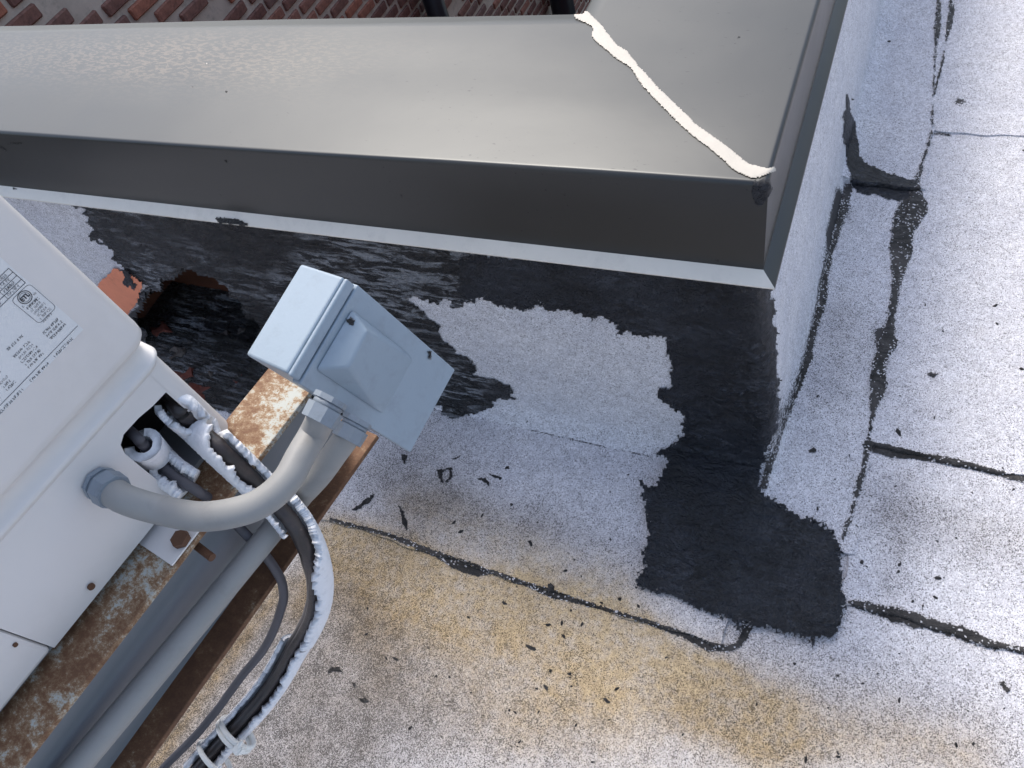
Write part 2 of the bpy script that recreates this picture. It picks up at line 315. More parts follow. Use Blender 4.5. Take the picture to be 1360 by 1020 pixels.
def _emit(name, cell, X, Y, s, bvh, seed, lift, thick, relief, ew, mat, parent):
    use = np.zeros(X.shape, bool); use[:-1, :-1] |= cell; use[1:, :-1] |= cell; use[:-1, 1:] |= cell; use[1:, 1:] |= cell
    idx = -np.ones(X.shape, int); vs = []; ed = []; org = Vector(O0)
    wx, wy = X + 26 * fbm(X / 60, Y / 60, seed + 8, 2), Y + 26 * fbm(X / 60, Y / 60, seed + 9, 2); strokes = fbm(wx / 34, wy / 6, seed + 3, 4) * .55 + fbm(wx / 7, wy / 26, seed + 4, 3) * .25 + fbm(X / 5, Y / 5, seed + 5, 3) * .3
    for j, i in zip(*np.nonzero(use)):
        loc, nor, _, _ = bvh.ray_cast(org, Vector(ray(X[j, i], Y[j, i])))
        if loc is None: continue
        sv = max(0, s[j, i]); h = lift + thick * (1 - math.exp(-sv / 5)) + relief * strokes[j, i] * min(1, sv / 6)
        if nor.dot(org - loc) < 0: nor = -nor
        idx[j, i] = len(vs); vs.append(loc + nor * max(h, .0004)); ed.append(min(1.0, sv / ew))
    fs = [(idx[j, i], idx[j, i + 1], idx[j + 1, i + 1], idx[j + 1, i]) for j, i in zip(*np.nonzero(cell)) if min(idx[j, i], idx[j, i + 1], idx[j + 1, i + 1], idx[j + 1, i]) >= 0]
    fs = [tuple(int(k) for k in f)[::-1] for f in fs]
    return mk(name, vs, fs, mat, parent, True, {'edge': ed})

# ------------------------------------------------------------------ stain fields (the membrane's own marks, and one lit fold edge painted in), in roof metres
def seg_field(x, y, pts, w):
    d = np.full(x.shape, 1e9)
    for (ax, ay), (bx, by) in zip(pts[:-1], pts[1:]):
        ex, ey = bx - ax, by - ay; t = np.clip(((x - ax) * ex + (y - ay) * ey) / (ex * ex + ey * ey + 1e-9), 0, 1); d = np.minimum(d, np.hypot(x - ax - t * ex, y - ay - t * ey))
    return np.exp(-(d / w) ** 2)
def zz(*pts): return [tuple(Pz(p, 0)[:2]) for p in pts]
OCH = [(zz((440, 705), (560, 745), (640, 775), (760, 815), (850, 850)), .045, 1.15), (zz((470, 760), (600, 800), (760, 840), (860, 870), (960, 940), (1030, 990)), .07, 1.0),
       (zz((540, 670), (700, 730), (820, 785)), .06, .75), (zz((960, 920), (1150, 980), (1270, 1000)), .06, .75), (zz((450, 720), (400, 800)), .05, .9), (zz((375, 775), (205, 1015)), .022, 1.1),  # last stroke paints the lit edge of a roof fold as a tan band
       (zz((520, 830), (640, 880), (780, 900)), .13, .75), (zz((700, 960), (900, 960)), .09, .45), (zz((940, 900), (1010, 960)), .05, .6)]
DIRT = [(zz((430, 830), (470, 940), (420, 1010)), .17, 1.35), (zz((300, 900), (200, 1020)), .19, 1.4), (zz((540, 610), (590, 650), (550, 690)), .09, .6), (zz((520, 850), (640, 860), (700, 830)), .09, .3),
        (zz((620, 960), (760, 960)), .10, .45), (zz((900, 950), (1060, 1010)), .06, .55), (zz((1180, 680), (1330, 720)), .06, .5), (zz((1000, 890), (1300, 990)), .10, .45),
        (zz((1200, 640), (1180, 780)), .03, .35), (zz((720, 690), (840, 740)), .04, .35), (zz((1120, 420), (1100, 520)), .05, .5), (zz((1160, 520), (1170, 440)), .03, .4), (zz((500, 640), (700, 700)), .05, .45)]
BARE = [(zz((1115, 275), (1100, 330), (1090, 400), (1070, 480), (1050, 540), (1020, 620)), .017, .66), (zz((1200, 290), (1190, 380), (1180, 440), (1165, 520)), .020, .68), (zz((1125, 270), (1140, 330), (1130, 380)), .016, .50), (zz((1116, 262), (1104, 330)), .014, .62), (zz((1120, 430), (1110, 520)), .022, .44), (zz((900, 548), (884, 560)), .012, .7), (zz((866, 660), (868, 720), (846, 770)), .008, .66), (zz((760, 424), (840, 446)), .01, .0),
        (zz((1272, 140), (1274, 142)), .02, .85), (zz((1165, 445), (1172, 460)), .016, .7), (zz((980, 845), (940, 850)), .02, .3), (zz((1110, 705), (1118, 715)), .02, .5)]
def fields(V):
    V = np.asarray(V); x, y = V[:, 0], V[:, 1]
    o = sum(a * seg_field(x, y, p, w) for p, w, a in OCH); d = sum(a * seg_field(x, y, p, w) for p, w, a in DIRT); b = sum(a * seg_field(x, y, p, w) for p, w, a in BARE)
    k = np.clip((V[:, 2]) / .1, 0, 1); o = o * (1 - k); d = d * (1 - k)
    d = d + .14 - .10 * k + .25 * np.clip((.45 - y) / .4, 0, 1)
    if 'hole_w' in globals():
        m = (y > .6) & (V[:, 2] > .004) & (x < -.5); b = b + np.where(m, np.clip(1.4 + poly_sdf(x, V[:, 2], hole_w) / .02, 0, 1.4), 0)
    return {'ochre': np.clip(o, 0, 1.3), 'dirt': np.clip(d, 0, 1.6), 'bare': np.clip(b, 0, 1.5)}

# ------------------------------------------------------------------ the roof
def spaced(a, b, lo, hi, fine, coarse):
    s = sorted(set([a, b] + [round(v, 4) for v in np.arange(max(a, lo), min(b, hi), fine)] + [round(v, 4) for v in np.arange(a, b, coarse) if v < lo or v > hi])); return s
SUB = []
def sheet(name, x0, x1, y0, y1, z, parent, zfun=None, wav=.0015, label=None, seed=1):
    xs = spaced(x0, x1, -1.7, .75, .012, .4); ys = spaced(y0, y1, -.45, 2.6, .012, .4); vs = []; fs = []
    for j, y in enumerate(ys):
        for i, x in enumerate(xs):
            xx, yy = x, y
            if i in (0, len(xs) - 1): xx += .003 * math.sin(y * 31 + seed) + .002 * math.sin(y * 83)
            if j in (0, len(ys) - 1): yy += .003 * math.sin(x * 27 + seed) + .002 * math.sin(x * 77)
            vs.append((xx, yy, z))
    V = np.array(vs); V[:, 2] += wav * fbm(V[:, 0] * 6, V[:, 1] * 6, seed, 3)
    if zfun is not None: V[:, 2] += zfun(V[:, 0], V[:, 1])
    nx = len(xs)
    for j in range(len(ys) - 1):
        for i in range(nx - 1): a = j * nx + i; fs.append((a, a + 1, a + nx + 1, a + nx))
    n0 = len(V); rim = [i for i in range(nx)] + [j * nx + nx - 1 for j in range(1, len(ys))] + [(len(ys) - 1) * nx + i for i in range(nx - 2, -1, -1)] + [j * nx for j in range(len(ys) - 2, 0, -1)]
    low = V[rim].copy(); low[:, 2] = z - .006; V = np.vstack([V, low])
    for k in range(len(rim)): k2 = (k + 1) % len(rim); fs.append((rim[k], n0 + k, n0 + k2, rim[k2]))
    o = mk(name, V, fs, MEM, parent, False, fields(V)); SUB.append((V, fs)); return tag(o, label)

roof = mk('roof', [(-6, -5, -.02), (4, -5, -.02), (4, .6, -.02), (-6, .6, -.02), (-.2, .6, -.02), (4, 6, -.02), (-.2, 6, -.02)], [(0, 1, 2, 4, 3), (4, 2, 5, 6)], MEM); tag(roof, kind='structure')
sheet('membrane_sheet', -6, 4, -5, .90, .0, roof, seed=2)
sheet('membrane_sheet', .084, 4, .486, .816, .004, roof, seed=3)
sheet('membrane_sheet', .084, 4, .81, 1.752, .0085, roof, seed=4)
sheet('membrane_sheet', .084, 4, 1.746, 6, .013, roof, seed=5)
sheet('membrane_sheet', -6, -.09, .346, .75, .006, roof, label='base flashing strip in front of the parapet', seed=6)
def strip_z(x, y): return .02 * np.clip((-.055 - x) / .04, 0, 1) ** 1.6
sheet('membrane_sheet', -.10, .093, .58, 1.60, .0085, roof, strip_z, .003, 'worn flashing strip beside the parapet', seed=8)
def strip_z2(x, y): return .045 * np.clip((-.02 - x) / .09, 0, 1) ** 1.6
sheet('membrane_sheet', -.11, .112, 1.535, 6, .015, roof, strip_z2, .003, 'smooth upper flashing sheet beside the parapet', seed=9)

# ------------------------------------------------------------------ parapet (thing: masonry wall with membrane faces)
ROT = .0137
def front_y(x): return .722 + ROT * (x + .113)
par = empty('parapet_wall', (-.3, .88, 0), 'low L-shaped roof parapet wall faced with white granulated membrane under the metal coping', 'wall')
HOLE_PX = [(186, 418), (205, 392), (232, 362), (262, 352), (292, 366), (318, 392), (338, 420), (352, 470), (345, 500), (318, 512), (285, 500), (240, 470), (200, 440)]
hole_w = []
for (ax, ay), (bx, by) in zip(HOLE_PX, HOLE_PX[1:] + HOLE_PX[:1]):
    for t in range(4):
        p = (ax + (bx - ax) * t / 4, ay + (by - ay) * t / 4); q = Py((p[0] + random.uniform(-7, 7), p[1] + random.uniform(-6, 6)), .715); hole_w.append((q[0], q[2]))
def face_grid(name, prof, axis, a0, a1, fa0, fa1, hole=None, seed=1):
    """membrane face: prof = list of (offset, z); runs along axis"""
    al = spaced(a0, a1, fa0, fa1, .012, .4); pr = []
    for (o1, z1), (o2, z2) in zip(prof[:-1], prof[1:]):
        k = max(1, int(abs(z1 - z2) / .014)); pr += [(o1 + (o2 - o1) * t / k, z1 + (z2 - z1) * t / k) for t in range(k)]
    pr.append(prof[-1]); V = []; fs = []
    for o, z in pr:
        for a in al: V.append((a, front_y(a) + o, z) if axis == 0 else (o, a, z))
    V = np.array(V); n = len(al); w = .0035 * fbm(V[:, axis] * 9, V[:, 2] * 7, seed, 3); V[:, 1 - axis] += w
    for j in range(len(pr) - 1):
        for i in range(n - 1):
            a = j * n + i; q = (a, a + 1, a + n + 1, a + n)
            if hole is not None:
                c = V[list(q)].mean(0)
                if poly_sdf(np.array([c[0]]), np.array([c[2]]), hole)[0] > 0: continue
            fs.append(q if axis == 0 else q[::-1])
    o = mk(name, V, fs, MEM, par, True, fields(V)); SUB.append((V, fs)); return o
def skin():
    """membrane over both faces and the rounded corner, one continuous sheet; every ring is one height"""
    zs = [.66, .60, .55] + list(np.arange(.54, .06, -.014)) + [.05, .04, .03, .02, .012, .005]
    of = lambda z: float(np.interp(z, [.004, .012, .05, .12, .30, .6], [.040, .032, .012, .004, 0, 0])); orr = lambda z: float(np.interp(z, [.004, .012, .05, .16, .35, .52, .6], [.062, .052, .040, .028, .014, -.002, -.024]))
    xl = spaced(-6, -.14, -2.1, -.14, .012, .4); yl = spaced(.745, 6, .7, 2.7, .012, .4); V = []; fs = []
    for z in zs:
        r = .024; xc = -.118 + orr(z); yb = .722 - of(z)
        for x in xl:
            k = np.clip((x + .5) / .36, 0, 1); xx = x + (xc - r + .14) * k; V.append((xx, front_y(xx) - of(z) + (yb - (front_y(xx) - of(z))) * (1 if x > -.141 else 0), z))
        for t in range(1, 9): a = t / 8 * math.pi / 2; V.append((xc - r + r * math.sin(a), yb + r - r * math.cos(a), z))
        for y in yl[1:]: k = np.clip((1.0 - y) / .25, 0, 1); V.append((xc, y + (yb + r - .745) * k, z))
    V = np.array(V); n = len(xl) + 8 + len(yl) - 1; w = .0035 * fbm((V[:, 0] + V[:, 1]) * 9, V[:, 2] * 7, 11, 3)
    bul = .010 * np.exp(-(((V[:, 2] - .28) / .13) ** 2)) * np.exp(-(((V[:, 0] + .1) ** 2 + (V[:, 1] - .74) ** 2) / .10 ** 2)); V[:, 0] += bul + w * (V[:, 1] > .74); V[:, 1] -= w * (V[:, 1] <= .74)
    for j in range(len(zs) - 1):
        for i in range(n - 1):
            a = j * n + i; q = (a, a + 1, a + n + 1, a + n); c = V[list(q)].mean(0)
            if i < len(xl) and poly_sdf(np.array([c[0]]), np.array([c[2]]), hole_w)[0] > 0: continue
            fs.append(q)
    mk('membrane_face', V, fs, MEM, par, True, fields(V)); SUB.append((V, fs))
skin()
# masonry core: front arm (left and right of hole is one body with cavity), right arm
core = bmesh.new()
def addbox(bm, a, b):
    vs = [bm.verts.new((x, y, z)) for z in (a[2], b[2]) for (x, y) in ((a[0], a[1]), (b[0], a[1]), (b[0], b[1]), (a[0], b[1]))]
    for f in ((3, 2, 1, 0), (4, 5, 6, 7), (0, 1, 5, 4), (1, 2, 6, 5), (2, 3, 7, 6), (3, 0, 4, 7)): bm.faces.new([vs[i] for i in f])
hx = [h[0] for h in hole_w]; hz = [h[1] for h in hole_w]; hx0, hx1, hz0, hz1 = min(hx) - .03, max(hx) + .03, min(hz) - .03, max(hz) + .03
addbox(core, (-6, .745, -9), (hx0, 1.0, .72)); addbox(core, (hx1, .745, -9), (-.15, 1.0, .72)); addbox(core, (hx0, .745, hz1), (hx1, 1.0, .72)); addbox(core, (hx0, .745, -9), (hx1, 1.0, min(hz0, -.05)))
addbox(core, (hx0, .90, min(hz0, -.05)), (hx1, 1.0, hz1)); addbox(core, (-.42, 1.001, -9), (-.15, 6, .72))
bmobj('masonry_core', core, RUBBLE, par)
# things broken loose in the cavity
def chunk(name, c, s, mat, parent=None, seed=0, flat=1.0):
    r = np.random.RandomState(seed); bm = bmesh.new(); bmesh.ops.create_icosphere(bm, subdivisions=2, radius=1)
    for v in bm.verts:
        k = .75 + .5 * r.rand(); k *= 1 + .35 * math.sin(v.co.x * 4.1 + seed) * math.cos(v.co.y * 5.3 + seed * 2.1); v.co = Vector((v.co.x * s[0] * k, v.co.y * s[1] * k, v.co.z * s[2] * k * flat)) + Vector(c)
    return bmobj(name, bm, mat, parent)
cav = empty('wall_hole_rubble', (-1.3, .8, 0), 'dark broken-out hole in the parapet foot with rusty red masonry rubble inside', 'rubble')
for k, (px, yy, s, mt) in enumerate([((232, 455), .80, .035, RUBBLE), ((262, 480), .78, .030, RUBBLE), ((300, 495), .77, .022, RUBBLE), ((285, 430), .84, .02, PLAST), ((305, 462), .80, .016, PLAST), ((330, 448), .79, .014, PLAST), ((210, 430), .82, .03, RUBBLE), ((245, 425), .86, .03, RUBBLE), ((322, 492), .74, .016, PLAST)]):
    q = Py(px, yy); chunk('masonry_fragment', q, (s, s * .8, s * .7), mt, cav, k)

for k, (p, s_, mt) in enumerate([((214, 440), .030, 0), ((240, 470), .030, 2), ((250, 500), .026, 0), ((283, 500), .022, 2), ((296, 474), .018, 2), ((272, 424), .014, 2), ((300, 446), .016, 2), ((322, 440), .013, 2), ((318, 505), .017, 0), ((262, 522), .03, 0), ((330, 478), .016, 1), ((322, 494), .016, 1), ((312, 512), .013, 2)]):
    q = Pz(p, .002); chunk('masonry_fragment', q, (s_ * (1.5 if mt == 0 else 1.1), s_ * (1.1 if mt == 0 else .9), s_ * .5), (REDRUB, PLAST, DARKRUB)[mt], cav, 40 + k)
# ------------------------------------------------------------------ coping
CZ = .75
cop = empty('metal_coping', (-.3, .88, CZ), 'smooth grey sheet metal coping capping the parapet corner with mitred seam', 'coping')
e = Pz((1090, 0), CZ); RX = float(Pz((1022, 240), CZ)[0]); RY = .703 + .006
fz = float(Py((1003, 358), RY)[2]); lipq = Py((1005, 380), RY - .019); RROT = (e[0] - RX) / (e[1] - RY)
d1 = np.array([-1, -ROT]); d2 = np.array([RROT, 1.0]); n1 = np.array([-ROT, 1.0]); n2 = np.array([-1, RROT])     # along / inward
PROF = [(.362, -.03), (.362, -.004)] + [(.362 - .004 * math.sin(t), -.004 + .004 * (1 - math.cos(t))) for t in (.5, 1.0, 1.5)] + [(d, .0008 * math.sin(d * 9)) for d in (.33, .27, .2, .14, .08, .03, .016, .010, .007)] + \
       [(.0055, 0), (.0035, -.0005), (.0015, -.002), (.0004, -.004), (0, -.007), (0.0, -.06), (0.0, -.12), (0, fz - CZ + .004), (.0005, fz - CZ), (.0005, fz - CZ - .012)]
LIP = [(.0002, fz - CZ + .0012), (-.002, fz - CZ - .0005), (-.018, lipq[2] - CZ + .001), (-.0195, lipq[2] - CZ - .001), (-.0185, lipq[2] - CZ - .0035), (-.010, lipq[2] - CZ - .004)]
def coping_arm(name, d, PROF, mat, L, sgn):
    # mitre corner point for inward offset o is RX-o, RY+o
    V = []; fs = []; ks = [0, .01, .05, .12, .25, .45, .7, 1.0, 1.4, 1.9, 2.6, 3.6, L]
    for a in ks:
        for (o, z) in PROF:
            c = np.array([RX - o, RY + o]); 
            V.append((c[0] + d[0] * a, c[1] + d[1] * a, CZ + z + .0012 * math.sin(a * 5 + o * 12) * (z > -.001)))
    n = len(PROF)
    for i in range(len(ks) - 1):
        for k in range(n - 1): q = i * n + k; f = (q, q + 1, q + n + 1, q + n); fs.append(f if sgn > 0 else f[::-1])
    V = np.array(V); dust = np.zeros(len(V))
    o = mk(name, V, fs, mat, cop, True); return o, V, fs
c1, V1, F1 = coping_arm('coping_panel', d1, PROF, METAL, 6, 1); c2, V2, F2 = coping_arm('coping_panel', d2, PROF, METAL, 6, -1)
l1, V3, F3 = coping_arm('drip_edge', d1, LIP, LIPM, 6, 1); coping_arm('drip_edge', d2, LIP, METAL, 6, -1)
me = c1.data; at = me.attributes.new('dust', 'FLOAT', 'POINT'); at.data.foreach_set('value', [float(np.exp(-((v.co.y - .93) / .07) ** 2) * min(1, max(0, (-.75 - v.co.x)) / .5)) for v in me.vertices])
cop_bvh = BVHTree.FromPolygons([tuple(v) for v in np.vstack([V1, V2, V3])], F1 + [tuple(i + len(V1) for i in f) for f in F2] + [tuple(i + len(V1) + len(V2) for i in f) for f in F3])
z3 = lambda L: [(760 + x / 3.4, y / 3.4) for x, y in L]
sv = z3([(5, 70), (15, 88), (60, 108), (90, 128), (88, 168), (100, 188), (200, 270), (258, 308), (318, 395), (400, 482), (500, 582), (560, 632), (640, 692), (730, 772), (812, 812), (850, 806), (900, 782), (922, 770), (910, 750), (882, 762), (800, 742), (690, 655), (572, 572), (450, 455), (380, 385), (300, 295), (250, 232), (200, 200), (135, 112), (70, 52), (30, 45)])
s = drape('sealant_bead', cop_bvh, SEAL, [sv], step=1.4, rough=.9, rs=22, thick=.0016, relief=.0006, seed=21, parent=cop, fine=.0, ew=1)
drape('tar_smear', cop_bvh, TAR, [[(1000, 240), (1022, 236), (1026, 250), (1016, 272), (1002, 272), (997, 255)]], step=1.6, rough=2, rs=8, thick=.0015, relief=.0006, seed=22, parent=cop, fine=.4, ew=1)
drape('tar_smear', cop_bvh, WET, [[(286, 290), (300, 288), (318, 292), (332, 296), (330, 301), (312, 304), (300, 302), (290, 298)]], step=1.6, rough=4, rs=7, thick=.0015, relief=.001, seed=23, parent=cop, fine=.6, ew=1, stretch=2.5)
for (a, b, w, sd_) in [((299, 213), (319, 226), 2.2, 1), ((0, 195), (22, 210), 4, 2), ((12, 190), (50, 190), 3, 3), ((18, 250), (34, 254), 3, 4)]:
    drape('scratch', cop_bvh, SPOT, lines=[[(a[0], a[1], w), (b[0], b[1], w * .5)]], step=1.2, rough=1.2, rs=6, thick=.0003, relief=.0, lift=.0006, seed=30 + sd_, parent=cop, fine=.4, ew=1)
for (x, y) in [(600, 150), (604, 157), (808, 183), (1008, 184), (204, 150), (300, 122), (275, 85), (255, 116), (980, 50)][5:]:
    drape('dried_fleck', cop_bvh, SEAL if (x + y) % 3 == 0 else SPOT, lines=[[(x, y, 2.4), (x + 3, y - 1.5, 1.6)]], step=.9, rough=1.2, rs=4, thick=.0004, relief=0, lift=.0006, seed=40 + x, parent=cop, fine=.3, ew=1)

# ------------------------------------------------------------------ tar on the membrane
vs = []; fs = []
for V, F in SUB:
    k = len(vs); vs += [tuple(v) for v in V]; fs += [tuple(i + k for i in f) for f in F]
hv = [(x, .90, z) for x, z in ((hx0, hz0 - .1), (hx1, hz0 - .1), (hx1, hz1), (hx0, hz1))]; k = len(vs)
BV = BVHTree.FromPolygons(vs, fs)
corner = [(1003, 352), (1022, 352), (1028, 395), (1034, 440), (1037, 500), (1038, 545), (1033, 575), (1022, 600), (1014, 640), (1016, 652), (1040, 668), (1072, 684), (1104, 695), (1118, 712), (1124, 745), (1124, 785), (1130, 800), (1122, 826), (1105, 852), (1086, 851), (1082, 866), (1072, 852), (1040, 845), (1004, 838), (992, 832),
          (990, 852), (974, 868), (952, 862), (962, 852), (977, 842), (972, 828), (940, 818), (900, 800), (862, 790), (840, 782), (833, 768), (850, 752), (852, 720), (857, 690), (850, 662), (842, 634), (856, 630), (868, 642), (884, 614), (862, 604), (884, 592), (900, 575), (902, 552), (882, 536), (866, 522), (870, 510), (886, 508), (885, 482), (879, 452), (862, 452),
          (845, 446), (832, 440), (822, 448), (812, 432), (792, 424), (762, 420), (735, 418), (716, 406), (702, 416), (686, 416), (660, 408), (640, 400), (620, 404), (604, 404), (598, 330), (800, 342)]
sx, sy = np.arange(-.70, .16, .01), np.arange(.20, .80, .01); gx_, gy_ = np.meshgrid(sx, sy); gz_ = .0122 + strip_z(gx_, gy_) * np.clip((gy_ - .5) / .12, 0, 1) - .0075 * np.clip((.36 - gy_) / .03, 0, 1) * (gx_ < .05) - .006 * np.clip((gx_ - .085) / .02, 0, 1) * np.clip((.5 - gy_) / .03, 0, 1)
bvv = np.stack([gx_, gy_, gz_], -1).reshape(-1, 3); nxx = len(sx); bf = [(j * nxx + i, j * nxx + i + 1, (j + 1) * nxx + i + 1, (j + 1) * nxx + i) for j in range(len(sy) - 1) for i in range(nxx - 1)]
Vk, Fk = SUB[-1]; BV2 = BVHTree.FromPolygons([tuple(v) for v in bvv] + [tuple(v) for v in Vk], bf + [tuple(i + len(bvv) for i in f) for f in Fk])
tp = tag(drape('tar_patch', BV2, TAR, [corner], step=2, rough=6, rs=13, thick=.004, relief=.0042, seed=3, speck=4, fine=3, ew=16), 'wide dull black tar patch wrapping the parapet corner down onto the roof', 'tar patch')
smear = [(100, 268), (300, 278), (620, 322), (625, 400), (604, 404), (592, 400), (585, 410), (560, 398), (540, 396), (560, 410), (578, 424), (596, 452), (622, 474), (642, 500), (662, 506), (690, 516), (680, 524), (690, 532), (664, 528), (652, 545), (628, 550), (604, 556), (582, 545), (540, 560), (470, 560), (420, 540),
         (400, 560), (330, 560), (250, 540), (190, 470), (186, 416), (188, 380), (158, 352), (140, 330), (124, 312)]
drape('tar_smear', BV, WET, [smear], step=2, rough=13, rs=8, thick=.004, relief=.004, seed=9, fine=1.5, ew=3, stretch=3.0)
tag(bpy.data.objects['tar_smear.002'], 'glossy wet black tar smeared around the wall hole behind the grey switch box', 'tar smear')
tag(drape('orange_masonry_patch', BV, ORANGE, [[(120, 388), (132, 374), (154, 352), (176, 362), (192, 372), (186, 398), (166, 424), (150, 440)]], step=2, rough=2, rs=9, thick=.001, relief=.0008, seed=12, fine=.5, lift=.0055, ew=1), 'bare orange masonry patch beside the wall hole', 'masonry')
tag(drape('tar_dab', BV, TAR, [[(164, 352), (172, 356), (186, 376), (180, 384), (166, 376)], [(152, 378), (160, 376), (172, 396), (160, 392)]], step=1.6, rough=4, rs=7, thick=.001, relief=.0008, seed=13, fine=.8, lift=.0075, ew=1), 'smeared grey tar dab on the orange masonry patch', 'tar dab')
tag(drape('tar_patch', BV, TAR, [[(1124, 112), (1131, 145), (1139, 170), (1141, 206), (1150, 216), (1180, 228), (1221, 240), (1216, 256), (1212, 272), (1194, 270), (1166, 262), (1142, 258), (1130, 250), (1123, 215), (1118, 180), (1119, 155)]], step=1.6, rough=3, rs=9, thick=.0025, relief=.0012, seed=14, fine=.8, speck=1, ew=7), 'small L-shaped black tar patch on the flashing strip beside the parapet', 'tar patch')
SL = [('dark tar bead along the edge of the front flashing strip', [(440, 690, 5), (520, 712, 6), (575, 734, 7), (604, 748, 13), (634, 758, 13), (652, 760, 6), (700, 776, 7), (738, 790, 9), (800, 808, 5), (860, 826, 6), (915, 846, 8), (940, 858, 11), (965, 862, 8), (980, 857, 8), (989, 843, 10), (994, 826, 12)], 2),
      ('straight dark tar seam meeting the worn strip at mid height on the right', [(1153, 592, 12), (1185, 600, 13), (1220, 606, 9), (1260, 613, 10), (1290, 619, 8), (1330, 630, 7), (1375, 640, 9)], 1),
      ('rough dark tar seam leading right from the big corner patch', [(1128, 802, 6), (1155, 806, 12), (1190, 818, 17), (1240, 830, 15), (1290, 845, 15), (1315, 856, 12), (1340, 860, 9), (1380, 870, 12)], 5),
      ('hairline dark seam at the top right of the roof', [(1236, 177, 5), (1252, 178, 5), (1266, 181, 2), (1300, 182, 2), (1350, 185, 3), (1370, 184, 3)], 1),
      ('long broken tar line between the worn strip and the roof field', [(1247, -10, 3), (1246, 30, 7), (1242, 70, 3), (1240, 120, 3), (1237, 177, 4), (1228, 208, 4), (1218, 240, 5), (1212, 275, 24), (1200, 300, 20), (1196, 340, 18), (1190, 380, 8), (1182, 430, 7), (1180, 455, 16), (1168, 480, 10), (1166, 510, 16), (1160, 545, 7), (1154, 580, 4), (1148, 620, 5), (1140, 645, 7), (1132, 680, 4), (1124, 700, 5), (1120, 716, 4)], 4),
      ('thin dark crack along the foot of the right parapet face', [(1126, 250, 9), (1116, 290, 9), (1106, 325, 6), (1094, 370, 9), (1090, 405, 11), (1080, 440, 7), (1072, 480, 9), (1058, 520, 6), (1046, 550, 4), (1034, 585, 4), (1022, 615, 8), (1014, 645, 8)], 4),
      ('short forked tar crack at the top edge of the flashing', [(1262, -5, 5), (1264, 12, 9), (1261, 32, 9), (1255, 60, 2), (1250, 90, 5), (1242, 120, 4)], 2),
      ('faint hairline crack along the parapet foot', [(640, 556, 1.6), (700, 570, 1.8), (770, 586, 2.6), (800, 593, 1.6), (862, 606, 2)], .8)]
for k, (lab, l, rg) in enumerate(SL):
    m0 = BV.ray_cast(Vector(O0), Vector(ray(*l[len(l) // 2][:2])))[0]
    t = empty('tar_seam', tuple(m0), lab, 'tar seam')
    wk = {3: 1.0, 6: 1.1, 4: 1.75, 5: 1.6}.get(k, 1.35)
    drape('tar_strip', BV, SEAM, lines=[[(x, y, w * wk) for x, y, w in l]], multi=14 if k != 7 else 3, step=1.5 if k != 7 else 1.0, rough=rg * (.8 if k != 7 else .3), rs=6, thick=.0022, relief=.001, seed=60 + k, fine=.8, speck=.8 if rg > 3 else .2, ew=4 if rg > 3 else 1.5, parent=t)
CH_ = [('long black tar scrap on the roof just right of the rusty beam', [[(465, 678), (478, 668), (488, 660), (500, 655), (498, 662), (488, 670), (474, 680)]]), ('narrow upright black tar scrap left of the ring-shaped splash', [[(530, 672), (537, 680), (543, 700), (541, 706), (534, 698)]]),
       ('black tar ring splash with pale centre near the switch box corner', [[(580, 624), (588, 622), (600, 620), (602, 630), (596, 641), (588, 643), (582, 636)]]), ('dark comma-shaped tar scrap, left one of the pair in the pale patch', [[(634, 636), (644, 634), (651, 640), (651, 650), (644, 642)]]),
       ('dark oval tar scrap, right one of the pair in the pale patch', [[(648, 629), (658, 630), (669, 636), (664, 638), (654, 634)]]), ('curved thin tar thread above the scrap pair', [[(666, 624), (674, 619), (686, 624), (676, 623)]]),
       ('small pointed tar drop below the switch box corner', [[(532, 602), (545, 604), (540, 612), (538, 621), (534, 612)]]), ('black arched tar scrap on the stained roof near the insulated pipe', [[(434, 893), (440, 884), (450, 886), (460, 896), (452, 893), (442, 892), (437, 896)]]),
       ('dark wedge-shaped tar spot in the middle of the right roof field', [[(1224, 494), (1236, 494), (1248, 496), (1240, 505), (1232, 498)]]), ('dark oval tar spot on the worn strip', [[(1073, 600), (1080, 594), (1086, 598), (1082, 603), (1076, 602)]]),
       ('hooked tar scrap below the mid seam on the right', [[(1150, 722), (1156, 730), (1166, 734), (1156, 733)]]), ('grey oval stone-like spot near the right edge', [[(1326, 904), (1334, 904), (1343, 918), (1338, 922), (1330, 914)]]),
       ('blue-black tar blot sitting on the front tar bead', [[(726, 776), (732, 774), (738, 780), (738, 790), (730, 788)]]), ('round black tar spot below the front tar bead', [[(743, 843), (750, 840), (753, 846), (748, 850)]]),
       ('small curled tar scrap left of the seam end', [[(614, 640), (618, 648), (617, 652)], [(552, 640), (558, 648), (560, 652)]]), ('thin straight black sliver beside the ring splash', [[(595, 612), (613, 604), (613, 606), (596, 614)]])]
for k, (lab, pl) in enumerate(CH_):
    tag(drape('tar_scrap', BV, SPOT if k not in (8, 11) else SEAM, pl, step=1.2, rough=1.8, rs=5, thick=.0022, relief=.0008, seed=90 + k, fine=.5, ew=1, cut=[[(588, 628), (595, 624), (597, 632), (590, 640)]] if k == 2 else ()), lab, 'tar scrap')
sp = []
